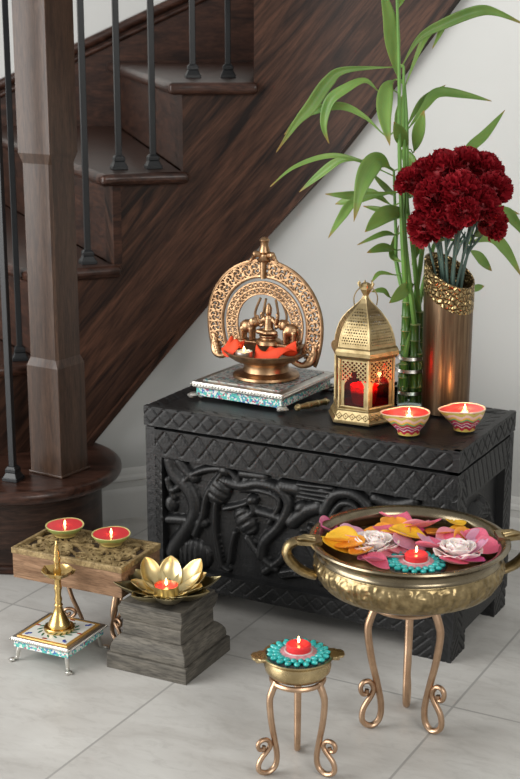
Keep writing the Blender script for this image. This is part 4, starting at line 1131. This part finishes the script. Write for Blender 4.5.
# ------------------------------------------------------------------ lucky bamboo in a glass
BX = Vector(on_chest(.447, .245))
glassv = thing('glass_vase', 'clear glass cylinder holding the bamboo at the back of the chest', 'vase', BX, 0)
MB().lathe([(0, 0), (.0330, 0), (.0335, .002), (.0335, .036), (.0320, .036), (.0318, .004), (0, .004)], 40).build('body', M['glass'], glassv)
bam = thing('bamboo_plant', 'tall leafy green bamboo with wired stalks standing in a glass behind the lantern', 'plant', BX + Vector((0, 0, .0042)), 0)
stk = [(-.012, .004, .190, .0085), (.007, -.008, .150, .0085), (.018, .010, .170, .008), (-.018, -.010, .075, .0075), (.000, .018, .120, .008), (.020, -.012, .095, .0075)]
for x, y, h, r in stk:
    mb = MB(); nn = max(3, int(h/.026)); pts = []; rr = []
    for i in range(nn + 1):
        z = h*i/nn
        for dz, k in ((-.0022, 1.0), (-.0008, 1.10), (.0008, 1.10), (.0022, .97)):
            if 0 <= z + dz <= h: pts.append((x*(1 - .15*z/h), y, z + dz)); rr.append(r*k)
    mb.tube(pts, rr, 14); s_ = mb.build('stalk', M['stalk'], bam)
    for i in range(1, nn + 1):
        nb = MB(); z = h*i/nn - .0006; nb.tube([(x*(1 - .15*z/h), y, z - .0008), (x*(1 - .15*z/h), y, z + .0008)], r*1.12, 14)
        nb.build('node', M['node'], s_)
for z, r in ((.020, .0330), (.062, .0325), (.086, .0315)):
    mb = MB()
    for q in range(3):
        a_ = [2*PI*i/36 for i in range(36)]
        mb.tube([((r - .003)*math.cos(a), (r - .006)*math.sin(a), z + q*.0022 + .002*math.sin(a)) for a in a_], .0011, 6, closed=True)
    mb.build('wire_tie', M['silver'], bam)
bo = Vector(bam.location)
tops = [Vector((x*.85, y, h)) for x, y, h, r in stk]
for k, s_ in enumerate(STEMS):
    P = [Vector(p) - bo for p in s_]; tp = tops[k]
    P[0] = tp - Vector((0, 0, .01)); P = spline(P, 6); n_ = len(P)
    MB().tube(P, [.0052 - .0030*i/(n_-1) for i in range(n_)], 8).build('shoot', M['stemgreen'], bam)
STP = [Vector(p) - bo for s_ in STEMS for p in spline(s_, 10)]
for k, (pts, wd) in enumerate(LEAVES):
    P = [Vector(p) - bo for p in pts]
    near = min(STP, key=lambda q: (q - P[0]).length)
    dv = P[0] - near
    if dv.length > .012: P = [near, near.lerp(P[0], .5) + Vector((0, 0, min(.012, dv.length*.15)))] + P
    lead = 2 if dv.length > .012 else 0
    C = spline(P, 8); n_ = len(C); rnd = random.Random(k); roll = rnd.uniform(-.5, .5)
    i0 = lead*8
    mb = MB(); mb.uv = []; nv = 6
    for i, c in enumerate(C):
        t = (C[min(i+1, n_-1)] - C[max(i-1, 0)]).normalized()
        s0 = t.cross(Vector((0, -1, .35))); s0.normalize(); nn_ = s0.cross(t)
        sd = s0*math.cos(roll) + nn_*math.sin(roll); nn_ = sd.cross(t)
        u_ = max(0.0, (i - i0)/(n_ - 1 - i0)) if i >= i0 else 0
        prof_ = (math.sin(PI*u_**1.05))**1.15 if 0 < u_ < 1 else 0
        hw = max(.0012 if i < n_-1 else .0002, wd*.46*prof_)
        for j in range(nv + 1):
            q = j/nv*2 - 1
            mb.v.append(tuple(c + sd*hw*q + nn_*(abs(q)**1.3)*hw*.35)); mb.uv.append((i/(n_-1), j/nv))
    for i in range(n_-1):
        for j in range(nv): mb.f.append((i*(nv+1) + j, i*(nv+1) + j + 1, (i+1)*(nv+1) + j + 1, (i+1)*(nv+1) + j))
    mb.build('leaf', M['leaf'], bam, smooth=180, mods=(solid(.0007),))
# ------------------------------------------------------------------ painted lamps on the chest lid (pinched lip)
def diya(label, loc, rz, r, h, paint, rim, wax, pinch, grp, foot=.52, fs=1.0):
    t = thing('diya_lamp', label, 'diya lamp', loc, rz, grp)
    def rr(a, j, r_, z):
        k = (z/h)**2
        return pinch*k*max(0, math.cos(a))**6*r*.42 - pinch*k*(max(0, math.cos(a - .9))**8 + max(0, math.cos(a + .9))**8)*r*.07
    pr = [(0, 0), (r*foot, 0), (r*foot*1.02, h*.10), (r*(foot + .06), h*.22), (r*.76, h*.42), (r*.90, h*.66), (r*.98, h*.90), (r*.99, h*.95)]
    MB().lathe(pr, 64, disp=rr).build('cup', paint, t)
    pr = [(r*.985, h*.94), (r*1.00, h*.97), (r*.99, h*1.0), (r*.94, h*1.0), (r*.90, h*.95)]
    MB().lathe(pr, 64, disp=rr).build('rim', rim, t)
    MB().lathe([(r*.915, h*.97), (r*.84, h*.80), (r*.5, h*.66), (0, h*.62)], 64, disp=rr).build('inside', M['diya_red'], t)
    MB().lathe([(r*.58, h*.62), (r*.60, h*.80), (r*.5, h*.84), (0, h*.83)], 32).build('wax', wax, t)
    add_flame(t, (0, 0, h*.83), fs)
    return t
d1 = diya('painted diya lamp in front of the gold lantern on the chest lid', on_chest(.523, .056), R(190), .0370, .040, M['diya_paint'], M['diya_rim'], M['wax_red'], 1.0, 'painted diyas on the chest')
d2 = diya('painted diya lamp nearest the chest right corner, in front of the bronze vase', on_chest(.600, .126), R(200), .0365, .040, M['diya_paint'], M['diya_rim'], M['wax_red'], 1.0, 'painted diyas on the chest')
for d_, e in ((d1, .05), (d2, .05)):
    point('diya_glow', (d_.location[0], d_.location[1], d_.location[2] + .050), .12, (1.0, .50, .18), .005)

# ------------------------------------------------------------------ carved wooden box on its scroll stand
BRZ = R(-26); BU = Vector((math.cos(BRZ), math.sin(BRZ), 0)); BV = Vector((-math.sin(BRZ), math.cos(BRZ), 0))
BC = Vector((-.315, 2.4535, 0)); BW, BD = .233, .137; BZ0_, BZ1_ = .112, .170
scroll_stand('gold scroll legged stand carrying the carved wooden box', (-.290, 2.456, 0), (-55, 180, 65), .112/.190, .92, .0034)
box = thing('carved_box', 'honey brown wooden box with pierced gilt carved top carrying two diyas', 'box', (BC[0], BC[1], BZ0_), BRZ)
bh = BZ1_ - BZ0_
MB().box((0, 0, (bh - .010)/2), (BW - .003, BD - .003, bh - .010)).build('body', M['boxwood'], box, smooth=0, bevel=(.0015, 2))
MB().box((0, 0, bh - .009), (BW - .012, BD - .012, .0035)).build('recess', M['boxpit'], box, smooth=0)
mb = MB()
fr_ = .0075
mb.box((0, -BD/2 + fr_/2, bh - .0055), (BW, fr_, .011)).box((0, BD/2 - fr_/2, bh - .0055), (BW, fr_, .011))
mb.box((-BW/2 + fr_/2, 0, bh - .0055), (fr_, BD - 2*fr_, .011)).box((BW/2 - fr_/2, 0, bh - .0055), (fr_, BD - 2*fr_, .011))
mb.build('frame', M['boxgold'], box, smooth=0, bevel=(.0012, 2))
def fret(x, y):
    """leafy scroll fretwork, mirrored in both axes"""
    X, Y = abs(x), abs(y); W, H = BW/2 - fr_, BD/2 - fr_
    if X > W - .002 or Y > H - .002: return True
    r = math.hypot(x, y)
    if r < .007 or abs(r - .0125) < .0022: return True
    for cx_, cy_, ro, ph in ((.038, .022, .020, 0), (.074, .034, .017, 1.2), (.082, .010, .014, 2.2), (.046, .048, .011, .4), (.100, .052, .011, 1.0), (.020, .044, .011, 2.0)):
        dx, dy = X - cx_, Y - cy_; q = math.hypot(dx, dy)
        if q < ro:
            an = math.atan2(dy, dx) + ph
            if ((an/(2*PI) + q/(ro*.80)) % 1) < .47: return True
            if abs(q - ro + .0018) < .0018: return True
    return abs(Y - .0365 + .012*math.sin(X*60)) < .0022 or abs(X - .055 - .012*math.sin(Y*70)) < .0022 or (Y < .0024)
nx, ny = 152, 86; ids = {}; vs = []; fs = []
def bvid(i, j):
    if (i, j) not in ids:
        ids[(i, j)] = len(vs); x = (-BW/2 + fr_*.8) + (BW - fr_*1.6)*i/nx; y = (-BD/2 + fr_*.8) + (BD - fr_*1.6)*j/ny
        vs.append((x, y, bh - .0020 + .0012*math.sin(x*230)*math.sin(y*210)))
    return ids[(i, j)]
for i in range(nx):
    for j in range(ny):
        x = (-BW/2 + fr_*.8) + (BW - fr_*1.6)*(i + .5)/nx; y = (-BD/2 + fr_*.8) + (BD - fr_*1.6)*(j + .5)/ny
        if fret(x, y): fs.append((bvid(i, j), bvid(i+1, j), bvid(i+1, j+1), bvid(i, j+1)))
MB().add(vs, fs).build('fretwork', M['boxgold'], box, smooth=0, mods=(solid(.0050, -1.0),))
for lab, x, y in (('green rimmed red diya lamp on the carved box, farther left one', -.360, 2.508), ('green rimmed red diya lamp on the carved box, nearer the lotus bowl', -.270, 2.462)):
    diya(lab, (x, y, BZ1_ - .0005), R(70), .0360, .0200, M['diya_green'], M['diya_yellow'], M['wax_red'], .25, 'green rimmed diyas on the carved box', .55, .95)

# ------------------------------------------------------------------ small enamel stand with brass lamp
CHZ = .046
chowki('small white and blue enamel stand on claw feet under the brass stem lamp', (-.356, 2.358, 0), R(-26.5), .1215, CHZ, 'white', True)
dl = thing('brass_stem_lamp', 'slim polished brass lamp on a tall stem standing on white enamel stand', 'oil lamp', (-.3545, 2.357, CHZ + .0022), 0)
MB().lathe([(0, 0), (.0265, 0), (.0275, .002), (.0275, .006), (.0262, .0075), (.0225, .006), (.0220, .004), (0, .004)], 40).build('base_dish', M['brass'], dl)
MB().lathe([(.0205, .003), (.0205, .010), (.0190, .014), (.0150, .022), (.0095, .034), (.0066, .044), (.0078, .047), (.0058, .051), (.0070, .058), (.0052, .064), (.0060, .074), (.0074, .080), (.0056, .084), (.0062, .096), (.0085, .100)], 28).build('stem', M['brass'], dl)
def spout(a, j, r, z): return .0068*max(0, math.cos(5*a/2*.8))**10*0 + .0050*max(0, math.cos(2.5*a))**14*(1 if r > .022 else .2)
MB().lathe([(.006, .098), (.016, .100), (.0240, .105), (.0270, .111), (.0282, .112), (.0265, .113), (.022, .107), (.012, .103), (0, .103)], 60, disp=spout).build('oil_dish', M['brass'], dl)
MB().lathe([(.0060, .102), (.0072, .112), (.0050, .118), (.0058, .126), (.0066, .134), (.0048, .138), (.0056, .143), (.0040, .149), (.0030, .158), (.0012, .166), (0, .167)], 20).build('finial', M['brass'], dl)

# ------------------------------------------------------------------ stepped pedestal and lotus bowl
PC = (-.160, 2.3405, 0); PRZ = R(-27)
ped = thing('pedestal', 'weathered grey stepped wooden pedestal on the tiles under the gold lotus bowl', 'pedestal', PC, PRZ)
def sq_stack(secs):
    mb = MB(); s = []
    for h, z in secs: mb.v += [(-h, -h, z), (h, -h, z), (h, h, z), (-h, h, z)]
    for j in range(len(secs)-1):
        for i in range(4): mb.f.append((j*4 + i, j*4 + (i+1) % 4, (j+1)*4 + (i+1) % 4, (j+1)*4 + i))
    mb.f += [(3, 2, 1, 0), tuple((len(secs)-1)*4 + i for i in range(4))]
    return mb
sq_stack([(.0795, 0), (.0795, .027), (.0780, .0285)]).build('base', M['greywood'], ped, smooth=0, bevel=(.0015, 2))
sq_stack([(.0745, .0285), (.0750, .036), (.0735, .044), (.0690, .052), (.0630, .058), (.0600, .060)]).build('lower_moulding', M['greywood'], ped, smooth=30, bevel=(.0012, 2))
sq_stack([(.0580, .060), (.0575, .086)]).build('neck', M['greywood'], ped, smooth=0, bevel=(.001, 2))
sq_stack([(.0575, .086), (.0600, .090), (.0625, .098), (.0630, .103)]).build('upper_moulding', M['greywood'], ped, smooth=30, bevel=(.001, 2))
sq_stack([(.0640, .103), (.0640, .112), (.0605, .113), (.0600, .119), (.0595, .120)]).build('top_slab', M['greywood'], ped, smooth=0, bevel=(.0012, 2))
PT = .120
LOC = (-.160, 2.329, PT)
lot = thing('lotus_bowl', 'gold metal lotus bowl with dark pointed outer petals on the grey pedestal', 'bowl', LOC, 0)
def lotus_petal(name, m, a, L, W, lift, curl, r0, z0, pointed, cup=.25):
    """petal rooted at radius r0; lift = end elevation angle, curl bends it along its length"""
    mb = MB(); nu, nv = 8, 14
    pos = []; r, z = r0, z0
    for j in range(nv + 1):
        pos.append((r, z)); e = curl + (lift - curl)*(j/nv); r += math.cos(e)*L/nv; z += math.sin(e)*L/nv
    for j in range(nv + 1):
        v_ = j/nv
        w_ = W*.5*((math.sin(PI*(.12 + .88*v_)**.9))**(.42 if not pointed else 1.0) if v_ < 1 else 0)
        w_ = max(w_, .0004) if v_ < 1 else .0004
        if v_ < .15: w_ = max(w_, W*.22)
        for i in range(nu + 1):
            u_ = i/nu*2 - 1
            e = curl + (lift - curl)*v_
            k = cup*w_*u_*u_
            rr = pos[j][0] - math.sin(e)*k; zz = pos[j][1] + math.cos(e)*k
            x, y = rr, u_*w_
            mb.v.append((x*math.cos(a) - y*math.sin(a), x*math.sin(a) + y*math.cos(a), zz))
    for j in range(nv):
        for i in range(nu): mb.f.append((j*(nu+1) + i, (j)*(nu+1) + i+1, (j+1)*(nu+1) + i+1, (j+1)*(nu+1) + i))
    return mb.build(name, m, lot, smooth=180, mods=(solid(.0010), subsurf(1)))
MB().lathe([(0, 0), (.022, 0), (.030, .003), (.038, .010), (.037, .011), (.026, .005), (0, .004)], 40).build('dish', M['lotusgold'], lot)
for k in range(8):
    a = R(8 + 45*k)
    lotus_petal('outer_petal', M['lotusdark'], a, .083, .060, R(48), R(2), .020, .003, True, .5)
for a, L, W, lf in ((R(40), .074, .052, 76), (R(88), .068, .044, 86), (R(128), .072, .046, 82), (R(12), .060, .046, 62), (R(178), .050, .044, 48), (R(-20), .050, .044, 46)):
    lotus_petal('inner_petal', M['lotusgold'], a, L, W, R(lf), R(14), .022, .006, False, .40)
for a in (R(218), R(262), R(305)):
    lotus_petal('inner_petal', M['lotusgold'], a, .034, .038, R(30), R(8), .020, .005, False, .5)
tealight('tealight', 'red tealight in gold cup burning in the centre of the lotus bowl', (LOC[0] - .002, LOC[1] - .006, PT + .0065), .0218, .0200, M['lotusgold'], M['wax_red'], 1.15)
point('lotus_glow', (LOC[0] - .002, LOC[1] - .006, PT + .045), .05, (1.0, .6, .25), .005)

# ------------------------------------------------------------------ bowls on scroll stands
def beaded_candle(label, loc, r, beads_n, grp):
    t = thing('floating_candle', label, 'candle', loc, 0, grp)
    MB().lathe([(0, 0), (r*.92, 0), (r*1.06, .003), (r*1.08, .0065), (r*1.0, .008), (0, .008)], 48).build('plate', M['blackplate'], t)
    bm_ = MB(); bm_.ball((0, 0, 0), (r*.165, r*.105, r*.085), 12, 8)
    first = None
    for ringi, (rr, n_, z, off) in enumerate(((r*.88, beads_n, .0095, 0), (r*.70, beads_n, .0110, .5))):
        for k in range(n_):
            a = 2*PI*(k + off)/n_
            if first is None: o = bm_.build('bead', M['turquoise'], t); first = o
            else: o = first.copy(); COL.objects.link(o); o.parent = t
            o.location = (rr*math.cos(a), rr*math.sin(a), z); o.rotation_euler = (0, -.25, a)
    MB().lathe([(r*.40, .008), (r*.66, .009), (r*.66, .0115), (r*.50, .014), (r*.40, .014)], 36).build('glitter_ring', M['pinkbead'], t)
    MB().lathe([(r*.44, .008), (r*.47, .010), (r*.47, .0150), (r*.43, .0150), (r*.42, .012)], 32).build('cup', M['enamel_white'], t)
    MB().lathe([(r*.37, .010), (r*.41, .0225), (r*.36, .0245), (0, .0235)], 32).build('wax', M['wax_red'], t)
    add_flame(t, (0, 0, .0235), .95)
    return t
SU = (.0560, 1.962)
scroll_stand('small rose gold scroll legged stand under the small brass bowl', (SU[0], SU[1], 0), (-34, 88, 208), .148/.190, .70, .0040, 1.35, .009)
SB = thing('brass_bowl', 'small shallow brass bowl with two ear handles on the low scroll stand', 'bowl', (SU[0], SU[1], .1475), 0)
MB().lathe([(0, 0), (.026, 0), (.030, .002), (.041, .006), (.0485, .014), (.0500, .022), (.0480, .029), (.0475, .031), (.0515, .035), (.0535, .0365), (.0520, .038), (.0480, .037), (.0455, .031), (.047, .022), (.040, .010), (.02, .005), (0, .005)], 64).build('body', M['brass_old'], SB)
for s in (0, 1):
    mb = MB(); a = s*PI + R(5)
    poly = [(.046, -.016), (.056, -.017), (.060, -.013), (.066, -.012), (.0695, -.005), (.0695, .005), (.066, .012), (.060, .013), (.056, .017), (.046, .016)]
    Mx = Matrix.Rotation(a, 4, 'Z')
    mb.prism(poly, .0340, .0378, Mx); mb.tube([Mx @ Vector((.052, -.011, .034)), Mx @ Vector((.060, 0, .0275)), Mx @ Vector((.052, .011, .034))], .0035, 8)
    mb.build('ear_handle', M['brass_old'], SB, smooth=30, bevel=(.001, 2))
wt = MB().lathe([(.0455, 0), (.0470, .0075), (.0468, .010), (0, .010)], 40).build('bowl_water', M['water'], None, (SU[0], SU[1], .1685))
tag(wt, 'dark water filling the small brass bowl', 'water', None, 'stuff')
fc1 = beaded_candle('red candle in turquoise beaded holder floating in the small brass bowl', (SU[0] + .001, SU[1], .1775), .0455, 19, 'turquoise beaded floating candles')

BUx = (.230, 2.108)
scroll_stand('tall rose gold scroll legged stand under the large petal filled bowl', (BUx[0], BUx[1] - .006, 0), (-41, 79, 199), .210/.190, 1.0, .0048)
UZ = .2085
UR = thing('urli_bowl', 'large engraved bronze bowl with loop handles full of flower petals', 'bowl', (BUx[0] + .003, BUx[1] + .010, UZ), R(4))
NB_ = 360
def emboss(a, j, r, z):
    if not (.029 < z < .073): return 0.0
    zz = (z - .051)/.022; u_ = a*30/(2*PI); k = math.floor(u_); x = (u_ - k - .5)*2; y = zz*(1 if k % 2 else -1)
    w_ = min(1.0, (1 - abs(zz))*4)
    q = math.hypot(x*1.0, y - .05); an = math.atan2(y - .05, x)
    s_ = math.cos(an*1.0 + q*7.0)
    lf = math.cos(an*5 + 1.0)*.5 if q > .62 else 0
    return w_*(.0017*(s_ > .15) + .0010*(lf > .2) - .0004)
prof = [(0, 0), (.050, 0), (.052, .003), (.060, .005), (.078, .008), (.102, .014), (.124, .023), (.1335, .0280)]
nb_ = 26
for i in range(1, nb_):
    u_ = i/nb_; prof.append((.1335 + .0150*math.sin(PI*.5*min(1, u_*1.35)) - .005*max(0, u_ - .7)/.3, .028 + .046*u_))
prof += [(.1450, .0745), (.1455, .0760), (.1430, .0785), (.1420, .0820), (.1425, .0860), (.1450, .0905), (.1500, .0945), (.1550, .0965), (.1575, .0985), (.1560, .1010), (.1510, .1015), (.1450, .0995), (.1390, .0940), (.1365, .0860), (.138, .074), (.140, .055), (.130, .032), (.100, .016), (.050, .008), (0, .007)]
kband = [i for i, p in enumerate(prof) if .028 <= p[1] < .0744 and i < 40 and p[0] > .13][0:]
i0, i1 = kband[0], 7 + nb_
MB().lathe(prof[:i0 + 1], 120).build('underside', M['bronze_bowl'], UR)
MB().lathe(prof[i0:i1 + 1], NB_, disp=lambda a, j, r, z: emboss(a, j, r, z)).build('embossed_band', M['band'], UR, smooth=180)
MB().lathe(prof[i1 - 1:], 120).build('rim', M['bronze_bowl'], UR)
for s in (0, 1):
    mb = MB(); Mx = Matrix.Rotation(s*PI, 4, 'Z')
    lug = [(.138, -.016), (.150, -.021), (.160, -.0165), (.172, -.014), (.181, -.006), (.183, 0), (.181, .006), (.172, .014), (.160, .0165), (.150, .021), (.138, .016)]
    mb.prism(lug, .0975, .1035, Mx)
    for q in (-1, 0, 1): mb.tube([Mx @ Vector((.148, q*.010, .1035)), Mx @ Vector((.164, q*.006, .1055)), Mx @ Vector((.176, q*.002, .1035))], [.003, .0036, .002], 8)
    loop = spline([(.176, 0, .100), (.188, 0, .094), (.192, 0, .082), (.186, 0, .068), (.172, 0, .054), (.158, 0, .046), (.146, 0, .042)], 6)
    n_ = len(loop)
    mb.tube([Mx @ p for p in loop], [.0085 - .0030*abs(i/(n_-1) - .5) for i in range(n_)], 10, up=(0, 1, 0), flat=1.5)
    mb.build('handle', M['band'], UR, smooth=40)
WZ = UZ + .070
wt = MB().lathe([(.1370, 0), (0, .0005)], 64).build('urli_water', M['water'], None, (UR.location[0], UR.location[1], WZ), mods=(solid(.004, -1),))
tag(wt, 'dark amber water in the large engraved bowl under the petals', 'water', None, 'stuff')
fcl = fl_ = (.239, 2.066)
beaded_candle('red candle in turquoise beaded holder among petals in the large bowl', (fcl[0], fcl[1], WZ + .001), .0445, 18, 'turquoise beaded floating candles')
def petal_mesh(seed):
    rnd = random.Random(seed); mb = MB(); nu, nv = 12, 12
    cx_, cy_ = rnd.uniform(.28, .50), rnd.uniform(.1, .35); p0 = rnd.uniform(0, 6)
    for j in range(nv + 1):
        v_ = j/nv
        w_ = (.16 + .84*math.sin(PI*.5*min(1, v_*1.6)))*(1 if v_ < .62 else math.sqrt(max(0, 1 - ((v_ - .62)/.40)**2)))*.5
        for i in range(nu + 1):
            u_ = i/nu*2 - 1; x = u_*w_; y = v_ - .5
            z = cx_*(u_*w_*2)**2*.9 + cy_*(y*1.6)**2 - .05 + .05*v_*math.sin(u_*5 + p0)
            mb.v.append((x, y, z))
    for j in range(nv):
        for i in range(nu): mb.f.append((j*(nu+1) + i, j*(nu+1) + i + 1, (j+1)*(nu+1) + i + 1, (j+1)*(nu+1) + i))
    return mb
PM = [petal_mesh(s) for s in range(4)]
MORE = [((.150, 2.150), 'mauve', .040), ((.205, 2.160), 'pink', .040), ((.262, 2.170), 'magenta', .036), ((.300, 2.150), 'rose', .042), ((.340, 2.135), 'pink', .038),
        ((.140, 2.105), 'orange', .036), ((.206, 2.088), 'rose', .038), ((.232, 2.120), 'mauve', .042), ((.268, 2.108), 'pink', .038), ((.330, 2.085), 'mauve', .038),
        ((.172, 2.066), 'magenta', .034), ((.295, 2.050), 'pink', .034), ((.250, 2.200), 'rose', .040), ((.215, 2.190), 'orange', .034), ((.322, 2.175), 'yellow', .034), ((.196, 2.136), 'yellow', .036)]
PN = {'pink': 'deep pink', 'rose': 'soft pink', 'yellow': 'bright yellow', 'orange': 'orange', 'magenta': 'magenta', 'mauve': 'pale mauve'}
seen_lab = {}
for k, (pos, colr, sz) in enumerate(PETALS + MORE):
    rnd = random.Random(100 + k)
    o = PM[k % 4].build('flower_petal', M['petal_' + colr], None, (pos[0], pos[1], WZ + .012 + .0040*(k % 4) + (.006 if k < 2 else 0)), rnd.uniform(0, 6.28), smooth=180, mods=(solid(.0012),))
    o.scale = (sz*1.28, sz*1.34, sz*.74)
    o.rotation_euler = (rnd.uniform(-.25, .5), rnd.uniform(-.35, .35), rnd.uniform(-2.2, 2.2))
    dx, dy = pos[0] - UR.location[0], pos[1] - UR.location[1]
    where = ('far' if dy > .035 else 'near' if dy < -.035 else 'middle') + (' left' if dx < -.035 else ' right' if dx > .035 else ' centre')
    lb = PN[colr] + ' petal floating at the ' + where + ' of the large bowl'
    seen_lab.setdefault(lb, []).append(o)
    tag(o, lb, 'petal', 'petals floating in the large bowl')
ORD = {2: ['nearest the bowl rim', 'closer to the bowl middle'], 3: ['nearest the bowl rim', 'second from the rim', 'closest to the bowl middle'], 4: ['nearest the bowl rim', 'second from the rim', 'third from the rim', 'closest to the bowl middle']}
for lb, os_ in seen_lab.items():
    if len(os_) > 1:
        os_.sort(key=lambda o: -math.hypot(o.location[0] - UR.location[0], o.location[1] - UR.location[1]))
        for i, o in enumerate(os_): o['label'] = lb.replace(' floating', '') + ', ' + ORD[len(os_)][i]
# two full blush roses
def rose(label, loc, r, seed):
    rnd = random.Random(seed); t = thing('rose_bloom', label, 'flower', loc, 0, 'blush roses in the large bowl')
    mb = MB()
    for n_, el, sz, rad, ph, zz in ((6, 12, .98, .50, 0, .0), (6, 32, .86, .36, .5, .10), (5, 55, .68, .22, .2, .16), (4, 72, .52, .11, .6, .20)):
        for k in range(n_):
            P_ = petal_mesh(rnd.randint(0, 99))
            Mx = Matrix.Rotation(2*PI*(k + ph)/n_ + rnd.uniform(-.12, .12), 4, 'Z') @ Matrix.Translation((0, rad*r, (zz + .10)*r)) @ Matrix.Rotation(R(el), 4, 'X') @ Matrix.Diagonal((sz*r*1.25, sz*r, sz*r*.8, 1))
            mb.add(P_.v, P_.f, Mx)
    mb.build('petals', M['petal_white'], t, smooth=180, mods=(solid(.0008),))
    return t
rose('blush white rose bloom left of the beaded candle in the large bowl', (.178, 2.122, WZ + .010), .042, 3)
rose('blush white rose bloom right of the beaded candle in the large bowl', (.306, 2.092, WZ + .010), .040, 8)
